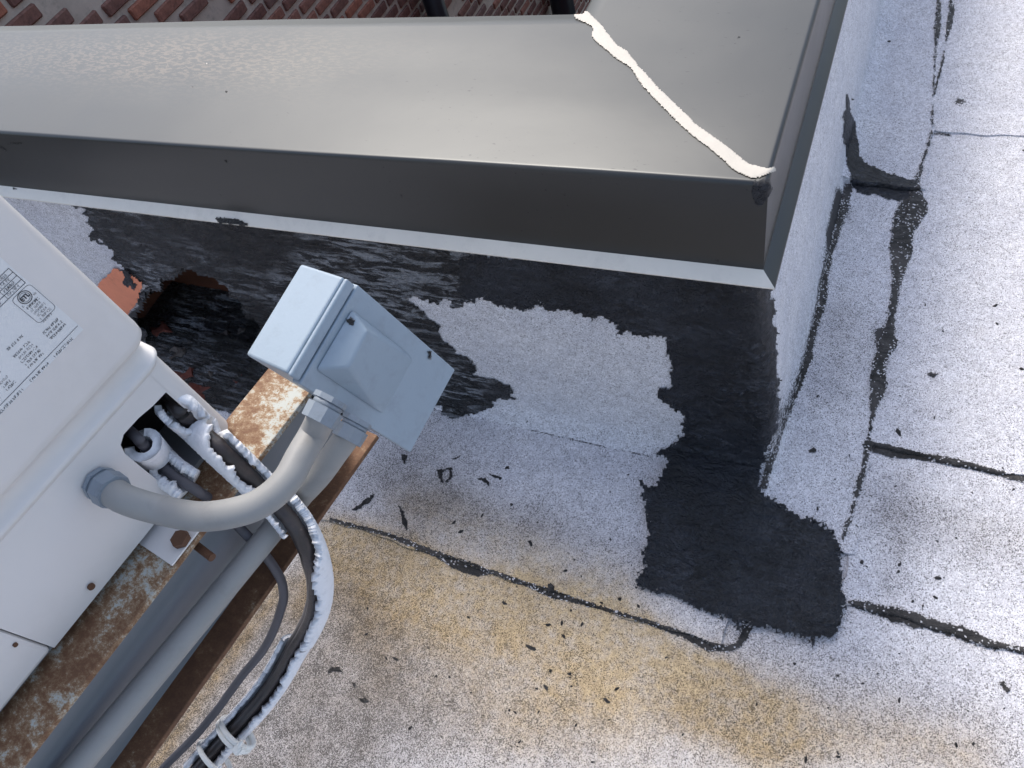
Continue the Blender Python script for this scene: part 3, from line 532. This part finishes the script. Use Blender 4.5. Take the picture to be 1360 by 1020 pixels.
for (x, y, r) in [(700, 560, 2), (704, 721, 5), (751, 758, 3), (772, 765, 2), (670, 801, 4), (848, 805, 4), (1246, 768, 5), (1242, 793, 4), (1194, 930, 4), (1146, 908, 3), (1070, 1008, 5), (725, 913, 5), (819, 915, 4), (806, 931, 6), (838, 915, 2), (885, 873, 3), (728, 830, 4), (746, 828, 4), (773, 829, 4), (705, 860, 7), (525, 875, 4), (513, 874, 3), (483, 930, 7), (488, 808, 3), (487, 842, 3), (544, 967, 4), (470, 909, 4), (765, 963, 3), (787, 1012, 3), (684, 946, 3),
                  (1195, 526, 2), (1086, 526, 2.5), (1229, 405, 2), (1322, 406, 4), (1324, 430, 3), (1357, 490, 4), (1252, 440, 2), (1346, 650, 3), (1181, 55, 3), (1132, 132, 2.5), (1128, 605, 2), (1086, 676, 3), (1332, 622, 2), (1193, 574, 6), (1270, 990, 4), (1113, 1005, 4), (1005, 935, 3), (640, 685, 3), (603, 694, 4), (612, 706, 4), (1234, 310, 1.5), (1113, 1000, 3), (1241, 555, 2), (1360, 200, 3), (1100, 940, 2), (690, 985, 3)]:
    a = RNG.rand() * 3.14; sp.append([(x - r * .6 * math.cos(a), y - r * .6 * math.sin(a), r * .9), (x + r * .6 * math.cos(a), y + r * .6 * math.sin(a), r * .6)])
for k in range(90):
    x, y = RNG.uniform(560, 1350), RNG.uniform(620, 1015); sp.append([(x, y, 1.6 + RNG.rand() ** 3 * 3), (x + RNG.uniform(-3, 3), y + RNG.uniform(-2, 2), 1.5)])
def small_spots():
    bmv = []; bmf = []; org = Vector(O0)
    for (x0, y0, w0), (x1, y1, w1) in sp:
        if poly_sdf(np.array([x0]), np.array([y0]), corner)[0] > -4: continue
        n = 9; ring = []
        cx, cy = (x0 + x1) / 2, (y0 + y1) / 2; a0 = math.atan2(y1 - y0, x1 - x0); L = math.hypot(x1 - x0, y1 - y0) / 2 + w0 / 2
        for k in range(n):
            a = 2 * math.pi * k / n; r = (.6 + .6 * RNG.rand()); dx, dy = math.cos(a) * L * r, math.sin(a) * w0 * .55 * r
            l, nn, _, _ = BV.ray_cast(org, Vector(ray(cx + dx * math.cos(a0) - dy * math.sin(a0), cy + dx * math.sin(a0) + dy * math.cos(a0))))
            if l is None: break
            ring.append(l + nn * .0006 * (1 if nn.z > 0 else -1))
        if len(ring) < n: continue
        c = sum(ring, Vector()) / n; c.z += .0015; k0 = len(bmv); bmv += ring + [c]
        bmf += [(k0 + n, k0 + (k + 1) % n, k0 + k) for k in range(n)]
    return mk('tar_spatter', bmv, bmf, SPOT, None, True, {'edge': [1.0] * len(bmv)})
tag(small_spots(), 'fine dark tar spatter scattered over the white roof membrane', 'spatter', kind='stuff')

# ------------------------------------------------------------------ steel beam under the unit
zt, nL, nR, uE = .82, -.604, -.534, .198
D2 = .73; zb = CH - D2
beam = empty('steel_beam', tuple(wu(-.2, -.567, zb)), 'rusty white-painted steel I-beam carrying the air conditioner above the roof', 'beam')
bmobj('top_flange', ubox(-1.6, uE, nL, nR, zt - .007, zt, .0012), RUST1, beam)
bmobj('web', ubox(-1.6, uE - .002, -.571, -.5665, zb + .007, zt - .007), SHEET, beam)
bmobj('bottom_flange', ubox(-1.6, uE + .02, nL, nR, zb, zb + .007, .0012), RUST2, beam)
for k, uu in enumerate((-1.45, -1.0)):
    pst = bmobj('support_post', ubox(uu - .04, uu + .0, -.60, -.55, -.01, zb - .0005), SHEET, beam)

# ------------------------------------------------------------------ outdoor unit
NF = -.576
def F(p, n=NF): q = unz(Pn(p, n)); return q[0], q[2]
acu = empty('air_conditioner', tuple(wu(-.1, -.75, .835)), 'cream outdoor air conditioner unit with white rating label and open pipe cover', 'air conditioner')
uR = .121; zBot = float(F((206, 698))[1]); zG1 = float(F((150, 500))[1]); zG2 = float(F((100, 600))[1])
print('unit', zBot, zG1, zG2, F((0, 255)), F((0, 712)), F((215, 490)))
def loft(name, levels, u0, u1, depth, mat, parent, r=.02, sharp=False):
    """levels: (z, inset); outline: front face from u0 to rounded corner at u1, then back along the end"""
    V = []; fs = []; n = None
    for z, ins in levels:
        pts = [(u0, NF - ins)]; rr = r
        for t in range(9):
            a = t / 8 * math.pi / 2; pts.append((u1 - ins - rr + rr * math.sin(a), NF - ins - rr + rr * math.cos(a)))
        pts.append((u1 - ins, NF - depth)); n = len(pts); V += [wu(u, nn, z) for u, nn in pts]
    for j in range(len(levels) - 1):
        for k in range(n - 1): q = j * n + k; fs.append((q, q + 1, q + n + 1, q + n))
    return mk(name, V, fs, mat, parent, True)
zG = (zG1 + zG2) / 2
lev = [(1.42, .03), (1.415, .006), (1.405, 0), (1.2, -.004), (zG1 + .012, -.005), (zG1 + .006, -.0045), (zG1 + .002, -.002), (zG1, .001), (zG1 - .001, .004), (zG1 - .006, .0065), (zG2 + .006, .004), (zG2 + .003, .0005), (zG2, -.001), (zG2 - .003, .0003), (zG2 - .006, .002)]
uSeam = float(F((35, 848))[0])
loft('service_panel', lev, uSeam, uR, .34, UNIT, acu)
# lower pipe cover with an opening for the pipes
zc = zG2 - .006; npx = [(243, 664), (222, 648), (190, 622), (168, 604), (162, 592), (166, 578), (186, 556), (205, 540), (222, 522), (230, 517), (240, 519), (258, 536), (285, 562), (312, 590)]
notch = [F(p) for p in npx]; i_ = .002
outl = [(uSeam, zc), (uR - .022, zc), (uR - .022, zBot)] + [(max(min(u, uR - .024), -9), max(z, zBot)) for u, z in notch[::-1]] + [(uSeam, zBot)]
outl[3] = (min(notch[-1][0], uR - .03), zBot); outl[-2] = (notch[0][0], zBot)
bmobj('pipe_cover', prism_bm([wu(u, NF - i_, z) for u, z in outl], -NV * .0016), UNIT, acu)
loft('cover_corner', [(zc, i_), (zBot, i_)], uR - .0225, uR, .34, UNIT, acu)
bmobj('interior_shade_plate', ubox(uSeam + .002, uR - .006, NF - .09, NF - .08, zBot + .002, 1.3), BLACK, acu)  # black plate puts the shade inside the unit into its colour
bmobj('base_pan', ubox(-.78, uR - .03, NF - .33, NF - .008, zBot - .004, zBot + .001), SHEET, acu)
bmobj('inner_bracket', ubox(.045, .065, NF - .045, NF - .043, zBot, zBot + .035), UNIT, acu)
bmobj('side_panel', ubox(-.80, uSeam - .0012, NF - .34, NF - .0005, zBot + .002, 1.41, .004), UNIT, acu)
bmobj('top_cover', ubox(-.80, uR - .03, NF - .34, NF - .03, 1.405, 1.425, .004), UNIT, acu)
for p in ((121, 779), (20, 856)):
    q = Pn(p, NF); cyl('rusty_screw', q - NV * .001, q + NV * .0015, .0033 if p[0] > 50 else .002, BOLT, acu, 12)
# foot with bolt
fq = [unz(Pz(p, zt + .003)) for p in ((188, 724), (230, 750), (266, 706), (225, 672))]
ft = empty('mounting_foot', tuple(Pz((230, 715), zt)), 'white metal foot of the air conditioner bolted to the top flange by a rusty bolt', 'bracket')
q = unz(Pz((230, 712), zt)); bmobj('foot_plate', ubox(min(fq[0][0], fq[1][0]), max(fq[2][0], fq[3][0]), NF - .02, nR - .001, zt + .0006, zt + .0028, .0004), UNIT, ft)
q = Pz((240, 716), zt + .006); cyl('bolt_head', q - np.array([0, 0, .003]), q + np.array([0, 0, .0035]), .0092, BOLT, ft, 6)
q = Pn((258, 722), -.545); cyl('bolt_shank', wu(unz(q)[0], nR - .02, zt - .02), wu(unz(q)[0] - .002, nR + .012, zt - .022), .0042, BOLT, ft, 12)

# rating label
lab = [F(p, NF + .0045) for p in ((110, 440), (0, 335), (0, 552))]
NL = NF + .0045
uL1 = F((107, 434), NL)[0]; zL0 = F((104, 444), NL)[1]; zL1 = zL0 + .16; uL0 = uL1 - .24
lb = bmobj('rating_label', prism_bm([wu(u, NL, z) for u, z in ((uL0, zL0), (uL1, zL0), (uL1, zL1), (uL0, zL1))], NV * .0004), PAPER, acu)
ink = bmesh.new(); inkg = bmesh.new()
def q_(bm, u0, u1, z0, z1, n=NL + .0007):
    bm.faces.new([bm.verts.new(tuple(wu(u, n, z))) for u, z in ((u0, z0), (u1, z0), (u1, z1), (u0, z1))])
def stroke(bm, a, b, w, n=NL + .0007):
    d = np.array([b[0] - a[0], b[1] - a[1]]); L = np.linalg.norm(d); d /= L; p = np.array([-d[1], d[0]]) * w / 2; a = np.array(a); b = np.array(b)
    bm.faces.new([bm.verts.new(tuple(wu(*t, n) if False else wu(t[0], n, t[1]))) for t in (a - p, b - p, b + p, a + p)])
def glyphs(bm, u0, u1, z, h, seed):
    r = random.Random(seed); u = u0
    while u < u1 - h * .6:
        if r.random() < .13: u += h * .55; continue
        w = h * .5
        for _ in range(3):
            k = r.randint(0, 5)
            if k == 0: stroke(bm, (u, z), (u, z + h), h * .16)
            elif k == 1: stroke(bm, (u + w, z), (u + w, z + h), h * .16)
            elif k == 2: stroke(bm, (u, z + h), (u + w, z + h), h * .16)
            elif k == 3: stroke(bm, (u, z + h * .5), (u + w, z + h * .5), h * .16)
            elif k == 4: stroke(bm, (u, z), (u + w, z), h * .16)
            else: stroke(bm, (u, z), (u + w, z + h), h * .16)
        u += h * .78
zl = F((103, 432), NL)[1]; stroke(ink, (uL0, zl), (uL1 - .001, zl), .0004)
hh = .0021
for k, (a, b) in enumerate([(-.10, -.062), (-.055, -.036), (-.030, -.010), (-.155, -.11)]): glyphs(ink, uL1 + a, uL1 + b, zL0 + .0008, hh, k)
for r_ in range(15):
    z = zl + .004 + r_ * .0036
    for c_, (a, b) in enumerate([(-.022, -.006), (-.048, -.028), (-.070, -.053), (-.094, -.076), (-.122, -.10)]):
        if c_ == 0 and r_ > 3: continue
        if c_ == 1 and r_ > 6: continue
        if (r_ * 5 + c_ * 3) % 7 == 0: continue
        glyphs(ink if (r_ + c_) % 4 else inkg, uL1 + a, uL1 + b - .004 * ((r_ * 3 + c_) % 3), z, .0019, r_ * 9 + c_)
# rounded certification frame and mark
fr = [F(p, NL) for p in ((38, 376), (74, 408), (53, 431), (14, 398))]
ua, ub = fr[3][0], fr[0][0]; za, zb_ = fr[1][1], fr[0][1]; ua = min(fr[2][0], fr[3][0]); ub = max(fr[0][0], fr[1][0])
rr = .003; loop = []
for (cu, cz, a0) in ((ub - rr, zb_ - rr, 0), (ua + rr, zb_ - rr, 90), (ua + rr, za + rr, 180), (ub - rr, za + rr, 270)):
    for t in range(5): a = math.radians(a0 + t * 22.5); loop.append((cu + rr * math.cos(a), cz + rr * math.sin(a)))
for a, b in zip(loop, loop[1:] + loop[:1]): stroke(ink, a, b, .0003)
cu, cz = F((32.5, 394.5), NL); R1 = np.linalg.norm(np.array(F((42, 393), NL)) - np.array([cu, cz])) * .98
for RR, w in ((R1, .0006), (R1 * .74, .0003)):
    pts = [(cu + RR * math.cos(a), cz + RR * math.sin(a)) for a in np.linspace(0, 2 * math.pi, 33)]
    for a, b in zip(pts[:-1], pts[1:]): stroke(ink, a, b, w)
for r_ in range(6): glyphs(inkg if r_ else ink, ua + .003, ub - .003 - .002 * (r_ % 2), cz - R1 - .0035 - r_ * .0031, .0019, 300 + r_)
# ruled table
t0 = [F(p, NL) for p in ((11.5, 355.6), (16.5, 361), (21.6, 365.8), (27.8, 370.6), (33, 375.4))]; tu = np.mean([t[0] for t in t0])
for t in t0: stroke(ink, (uL0, t[1]), (tu, t[1]), .0004)
stroke(ink, (tu, t0[0][1]), (tu, t0[-1][1]), .0004)
tv = F((8, 398), NL)[0]; 
for du in (.0165, .036, .055): stroke(ink, (tu - du, t0[0][1]), (tu - du, t0[-1][1]), .0003)
for k in range(4):
    glyphs(inkg, tu - .0145, tu - .004, t0[k + 1][1] + .0010, .0022, 400 + k); glyphs(ink, tu - .034, tu - .020, t0[k + 1][1] + .0010, .0024, 420 + k)
zz1 = t0[-1][1]; q_(inkg, uL0, uL1 - .002, zL1 - .006, zL1 - .0055)
bmobj('label_print', ink, INK, lb); bmobj('label_print', inkg, INKG, lb)
def text(body, u, z, size, mat, bold=0):
    c = bpy.data.curves.new('mark', 'FONT'); c.body = body; c.size = size; c.align_x = 'CENTER'; c.align_y = 'CENTER'; c.offset = bold; c.resolution_u = 2
    o = bpy.data.objects.new('tmp', c); COL.objects.link(o); dg = bpy.context.evaluated_depsgraph_get(); me = bpy.data.meshes.new_from_object(o.evaluated_get(dg)); bpy.data.objects.remove(o)
    for v in me.vertices: v.co = Vector(wu(u + v.co.x, NL + .0008, z + v.co.y))
    me.materials.clear(); return link('printed_mark', me, mat, lb)
text('ETL', cu, cz, R1 * .95, INK, .0002); text('Intertek', (ua + ub) / 2 , cz - R1 - .0018, .0026, INK)
text('24.1', tu - .010, (t0[2][1] + t0[3][1]) / 2, .0034, INK)
text('c', cu - R1 - .001, cz - R1 * .8, .003, INK); text('us', cu + R1 + .0015, cz - R1 * .6, .003, INK)
bmobj('small_sticker', prism_bm([wu(u, NL, z) for u, z in (lambda a: ((a[0] - .05, a[1] - .018), (a[0], a[1] - .018), (a[0], a[1]), (a[0] - .05, a[1])))(F((0, 545), NL))], NV * .0003), PAPER, acu)

# ------------------------------------------------------------------ disconnect switch box
BP = np.array([-.4204, .303, .8293]); BR = np.array([[.9777, -.1699, -.1234], [-.1918, -.9618, -.1953], [.0855, -.2146, .973]]); BD, BWd, BHt = .0682, .1085, .21
def LB(a, b, c): return BP + BR @ np.array([a, b, c])      # a out of the cover, b towards the conduits, c up (metres)
def bbox(a0, a1, b0, b1, c0, c1, bev=0, seg=3): return box_bm([LB(a, b, c) for c in (c0, c1) for (a, b) in ((a0, b0), (a1, b0), (a1, b1), (a0, b1))], bev, seg)
sw = empty('switch_box', tuple(LB(-BD / 2, 0, -BHt / 2)), 'pale blue-grey metal disconnect switch box with raised pyramid on its cover', 'switch box')
hb, hc = BWd / 2, BHt / 2
bmobj('enclosure', bbox(-BD, -.006, -hb + .002, hb - .003, -hc + .004, hc, .0028), BOXM, sw)
bmobj('front_rail', bbox(-.0055, -.0005, -hb + .002, hb - .002, hc - .014, hc - .0012, .0022), BOXM, sw)
bmobj('cover', bbox(-.0125, .0, -hb, hb, -hc, hc - .0155, .0016), BOXM, sw)
def CF(p, a=0.0):
    v = ray(*p); nrm = BR[:, 0]; q = O0 + v * (((BP + nrm * a - O0) @ nrm) / (v @ nrm)); l = BR.T @ (q - BP); return l[1], l[2]
eb = [CF(p) for p in ((466, 409), (550, 475), (508, 552), (417, 491))]; rise = .020; tA, tB = CF((488, 440), rise), CF((464, 488), rise)
bm = bmesh.new(); e4 = [bm.verts.new(tuple(LB(.0004, *e_))) for e_ in eb]; tv1 = bm.verts.new(tuple(LB(rise, *tA))); tv2 = bm.verts.new(tuple(LB(rise, *tB)))
bm.faces.new((e4[0], e4[1], tv1)); bm.faces.new((e4[1], e4[2], tv2, tv1)); bm.faces.new((e4[2], e4[3], tv2)); bm.faces.new((e4[3], e4[0], tv1, tv2)); bm.faces.new(e4)
bmesh.ops.bevel(bm, geom=list(bm.edges), offset=.0032, segments=5, profile=.5, affect='EDGES')
bmobj('embossed_pyramid', bm, BOXM, sw, True)
bv_ = [LB(.0003, b, c) for b, c in ((hb, -hc), (-hb, -hc), (-hb, hc - .015), (hb, hc - .015))] + [LB(a, b, hc + .0003) for a, b in ((-BD, hb), (-BD, -hb), (-.006, -hb), (-.006, hb))] + [LB(.0005, *eb[3]), LB(.0005, *eb[0]), LB(rise + .0005, *tA), LB(rise + .0005, *tB)]
bx_bvh = BVHTree.FromPolygons([tuple(v) for v in bv_], [(0, 1, 2, 3), (4, 5, 6, 7), (8, 9, 10, 11)])
for k, pl in enumerate([[(566, 466), (573, 466), (572, 478), (567, 476), (569, 471)], [(424, 347), (431, 348), (426, 352), (424, 360), (421, 352)], [(457, 421), (462, 424), (466, 420), (472, 426), (470, 433), (464, 432), (460, 428)], [(534, 594), (545, 604), (552, 598), (556, 588), (545, 600)]]):
    drape('tar_fleck', bx_bvh, WET, [pl], step=.8, rough=1.2, rs=3, thick=.0005, relief=0, seed=130 + k, parent=sw, lift=.0008, ew=1, fine=.3)

# ------------------------------------------------------------------ conduits
def at(p, D): return O0 + ray(*p) / -ray(*p)[2] * D
def fitting(a, d, r, parent, flip=1):
    d = d / np.linalg.norm(d)
    cyl('lock_ring', a, a + d * .005, r * 1.18, FIT, parent, 8); cyl('fitting_neck', a + d * .005, a + d * .010, r * 1.02, FIT, parent, 20); cyl('compression_nut', a + d * .010, a + d * .024, r * 1.26, FIT, parent, 8, r * 1.2)
R0 = .0130
def side(p): v = ray(*p); nb_ = BR[:, 1]; return O0 + v * (((BP + nb_ * hb - O0) @ nb_) / (v @ nb_))
w1 = side((441, 528)); w2 = side((476, 556)); BB = BR[:, 1]
print('fit', BR.T @ (w1 - BP), BR.T @ (w2 - BP), unz(w1), unz(w2))
cd = empty('curved_conduit', tuple(w1), 'grey flexible conduit bending from the switch box round to the air conditioner', 'conduit')
fa = Pn((132, 641), NF + .0); cpath = [w1 + BB * .012]; D0 = CH - w1[2]
for p, k in (((418, 573), .12), ((399, 606), .35), ((381, 638), .55), ((353, 664), .7), ((318, 679), .8), ((268, 686), .9), ((216, 678), 1)):
    cpath.append(at(p, D0 + .03 + (CH - fa[2] + .022 - D0 - .03) * k))
cpath += [fa + NV * .036 - np.array([0, 0, .003]), fa + NV * .012]
print('fa', CH - fa[2], D0)
tube('conduit_tube', catmull(cpath, 10), R0, PVC, cd, 24); fitting(w1, BB, R0, cd); fitting(fa, NV, R0 * 1.02, cd)
cd2 = empty('straight_conduit', tuple(w2), 'straight grey flexible conduit running down along the beam web under the curved one', 'conduit')
pth = [w2 + BB * .012, at((447, 599), (CH - w2[2]) + .02), at((424, 631), (CH - w2[2]) * .5 + .33)]
for p in ((395, 664), (344, 726), (270, 816), (194, 908), (103, 1017), (30, 1105)): pth.append(at(p, .655))
tube('conduit_tube', catmull(pth, 8), R0, PVC, cd2, 24); fitting(w2, BB, R0, cd2)

# ------------------------------------------------------------------ refrigerant lines
def shell(name, path, r, a0, a1, mat, parent, th=.004, jag=.25, seed=0, m=10):
    """split foam sleeve: open tube from angle a0 to a1 with torn, ragged lips"""
    fr = frames(path); V = []; F_ = []; rs = np.random.RandomState(seed); n = len(path); ii = np.arange(n, dtype=float); A0 = a0 + jag * (1.1 * fbm(ii / 5.3, ii * 0 + seed, seed, 4) + .18 * (rs.rand(n) - .5) * (rs.rand(n) > .6)); A1 = a1 + jag * (1.1 * fbm(ii / 4.7, ii * 0 + seed + 9, seed + 5, 4) + .18 * (rs.rand(n) - .5) * (rs.rand(n) > .6))
    for i, (p, (t, s, w)) in enumerate(zip(path, fr)):
        for lay in (0, 1):
            for k in range(m + 1):
                a = A0[i] + (A1[i] - A0[i]) * k / m; rr = r + (th if lay else 0) + .0008 * (rs.rand() - .5); V.append(p + s * rr * math.cos(a) + w * rr * math.sin(a))
    q = 2 * (m + 1)
    for i in range(n - 1):
        b = i * q; c = b + q
        for k in range(m): F_.append((b + k, b + k + 1, c + k + 1, c + k)); F_.append((b + m + 1 + k, c + m + 1 + k, c + m + 2 + k, b + m + 2 + k))
        F_.append((b, c, c + m + 1, b + m + 1)); F_.append((b + m, b + 2 * m + 1, c + 2 * m + 1, c + m))
    for b in (0, (n - 1) * q):
        for k in range(m): F_.append((b + k, b + k + 1, b + m + 2 + k, b + m + 1 + k))
    return mk(name, V, F_, mat, parent, True)
ls_ = empty('insulated_pipe', tuple(at((300, 590), .55)), 'dark refrigerant pipe in torn white foam curving from the unit opening down past the beam', 'pipe')
lp = [Pn((214, 520), NF - .06), Pn((236, 543), NF - .010), at((262, 567), .540), at((294, 597), .548), at((344, 645), .60), at((379, 683), .63), at((397, 709), .65), at((410, 738), .68), at((418, 772), .73), at((416, 803), .77), at((405, 832), .81), at((388, 861), .84), at((365, 902), .88), at((338, 938), .90), at((297, 982), .92), at((262, 1022), .93), at((225, 1065), .94)]
L = catmull(lp, 12); nl = len(L) - 1; rad = np.interp(np.linspace(0, 1, len(L)), [0, .4, .6, 1], [.0078, .0088, .0115, .0115])
tube('copper_pipe', L, np.minimum(rad, .0092), RUB, ls_, 16, .05)
FL = frames(L); tube('suction_line', [L[i] + FL[i][1] * .0075 * min(1, max(0, i / nl - .42) / .1) + FL[i][2] * .003 for i in range(int(.36 * nl), len(L))], .0058, RUB, ls_, 12, .05)
def near(p): return min(range(len(L)), key=lambda i: np.hypot(*(np.array(proj(L[i])) - p)))
def proj(q):
    d = M.T @ (np.array(q) - O0); return CX + FPX * d[0] / -d[2], CY - FPX * d[1] / -d[2]
def dens(P, k=3): return catmull(P, k)
dg = math.radians
iO, iC, iC2, iM, iE = near((236, 543)), near((348, 650)), near((370, 672)), near((398, 850)), near((255, 1030))
shell('foam_sleeve', dens(L[iO - 4:iC], 4), .0112, dg(128), dg(392), FOAM, ls_, .0065, .55, 3, 14)
shell('foam_sleeve', dens(L[iC2:iM], 5), .0122, dg(172), dg(285), FOAM, ls_, .0085, .32, 4, 12)
shell('foam_sleeve', dens(L[iC2:iC2 + 14]), .0125, dg(-95), dg(38), FOAM, ls_, .0045, .45, 5, 8)
shell('foam_sleeve', dens(L[iM:iE], 5), .0130, dg(168), dg(290), FOAM, ls_, .0065, .34, 6, 12)
shell('foam_sleeve', dens(L[iM + 4:iE]), .0130, dg(-75), dg(62), FOAM, ls_, .0050, .35, 7, 8)
ls2 = empty('small_insulated_line', tuple(at((200, 590), .53)), 'thin grey line leaving the unit opening inside a torn white foam sleeve', 'pipe')
l2 = [Pn((158, 558), NF - .06), Pn((184, 584), NF - .012), at((206, 608), .538), at((226, 628), .546), at((259, 650), .56), at((290, 672), .60), at((320, 703), .64), at((341, 724), .66), at((366, 757), .70), at((376, 782), .73), at((373, 810), .76), at((353, 858), .81), at((318, 902), .85), at((288, 943), .885), at((257, 980), .905), at((223, 1014), .92), at((180, 1060), .93)]
L2 = catmull(l2, 12); tube('cable', L2, .0052, CABLE, ls2, 14, .06)
shell('foam_sleeve', dens(L2[15:46], 4), .0085, dg(140), dg(398), FOAM, ls2, .0085, .6, 8, 14)
# cable ties
def tie(c0, labl, ang, n=1, sq=.6):
    t = empty('cable_tie', tuple(L[c0]), labl, 'cable tie', None)
    tt, s_, w_ = frames(L[c0 - 2:c0 + 3])[2]; s2 = s_ * math.cos(ang) + tt * math.sin(ang); c = L[c0] - s_ * .008
    for k in range(n):
        ring = [c + tt * (k * .007 - .003) + s2 * (.029 * math.cos(a)) + w_ * (.019 * math.sin(a)) for a in np.linspace(0, 2 * math.pi, 30)]
        tube('strap', ring, .0034, TIE, t, 8)
    h = c - s2 * .027 + w_ * .012
    bm = bmesh.new(); bmesh.ops.create_cube(bm, size=1); bmesh.ops.bevel(bm, geom=list(bm.edges), offset=.15, segments=2, affect='EDGES')
    for v in bm.verts: v.co = Vector(h + tt * v.co.x * .014 + s2 * v.co.y * .013 + w_ * v.co.z * .010)
    bmobj('tie_head', bm, TIE, t); tube('tie_tail', [h, h - tt * .006 + w_ * .006, h - tt * .015 + w_ * .009], .0024, TIE, t, 6)
iA = min(range(len(L)), key=lambda i: np.linalg.norm(L[i] - at((314, 966), .92))); iB = min(range(len(L)), key=lambda i: np.linalg.norm(L[i] - at((284, 1000), .93)))
tie(iA, 'upper white cable tie wound twice round the pipe and cable', .25, 2); tie(iB, 'lower white cable tie nearest the bottom edge of the photo', .1, 1)

# ------------------------------------------------------------------ brick wall across the light well
BXW = -3.1
bw = empty('brick_wall', (BXW, 4, -9), 'old red brick wall with thick grey mortar beyond the coping', 'wall')
mk('mortar_bed', [(BXW - .012, -4, -9), (BXW - .012, 12, -9), (BXW - .012, 12, .85), (BXW - .012, -4, .85)], [(0, 1, 2, 3)], MORT, bw)
bl, bh, jt = .192, .056, .026
metas = []
for sdx in range(5):
    bm = bmesh.new(); bmesh.ops.create_cube(bm, size=1); r = random.Random(sdx)
    for v in bm.verts: v.co = Vector((v.co.x * .05, v.co.y * (bl + r.uniform(-.012, .004)), v.co.z * (bh + r.uniform(-.004, .004))))
    bmesh.ops.bevel(bm, geom=list(bm.edges), offset=.006, segments=1, affect='EDGES'); me = bpy.data.meshes.new('brick'); bm.to_mesh(me); bm.free(); me.materials.append(BRICK); metas.append(me)
cand = []
for row in range(-90, 10):
    z = row * (bh + jt)
    for c in range(-8, 50):
        y = c * (bl + jt) + (row % 2) * (bl + jt) / 2 + .004 * math.sin(row * 3.3); px, py = proj((BXW, y, z)); d = M.T @ (np.array((BXW, y, z)) - O0)
        if d[2] > -.2 or not (-40 < px < 800 and -45 < py < 48): continue
        cand.append((-d[2], y, z, px, py))
cand.sort(); rest = bmesh.new(); nb = 0
for k, (dd, y, z, px, py) in enumerate(cand):
    if 66 < px < 128 and py < 34: continue
    if random.random() < .05: continue
    if nb < 300:
        o = bpy.data.objects.new('brick', random.choice(metas)); COL.objects.link(o); o.parent = bw; o.matrix_parent_inverse = Matrix.Translation(-Vector(bw.location))
        o.location = (BXW - .022 + random.uniform(-.004, .003), y + random.uniform(-.006, .006), z + random.uniform(-.003, .003)); o.rotation_euler = (random.uniform(-.02, .02), 0, random.uniform(-.01, .01)); nb += 1
print('bricks', nb, len(cand))
for k, (p, labl) in enumerate([((572, 8), 'black downpipe on the brick wall, left one beyond the coping'), ((738, 8), 'wide black downpipe on the brick wall nearest the coping seam')]):
    v = ray(*p); q = O0 + v * ((BXW + .07) / v[0]); r = .075 if k == 0 else .11
    t = empty('downpipe', (BXW + .07, q[1], -9), labl, 'pipe'); tube('pipe_shaft', [np.array([BXW + .03 + r, q[1], z]) for z in (-9, -4, .9)], r, PIPE, t, 16)
    for z in (q[2] - .9,): tube('pipe_collar', [np.array([BXW + .03 + r, q[1], z + a]) for a in (0, .04, .08)], r * 1.12, PIPE, t, 16)
wf = mk('light_well_floor', [(-7, .9, -9), (-.2, .9, -9), (-.2, 12, -9), (-7, 12, -9)], [(0, 1, 2, 3)], MORT); tag(wf, kind='structure')
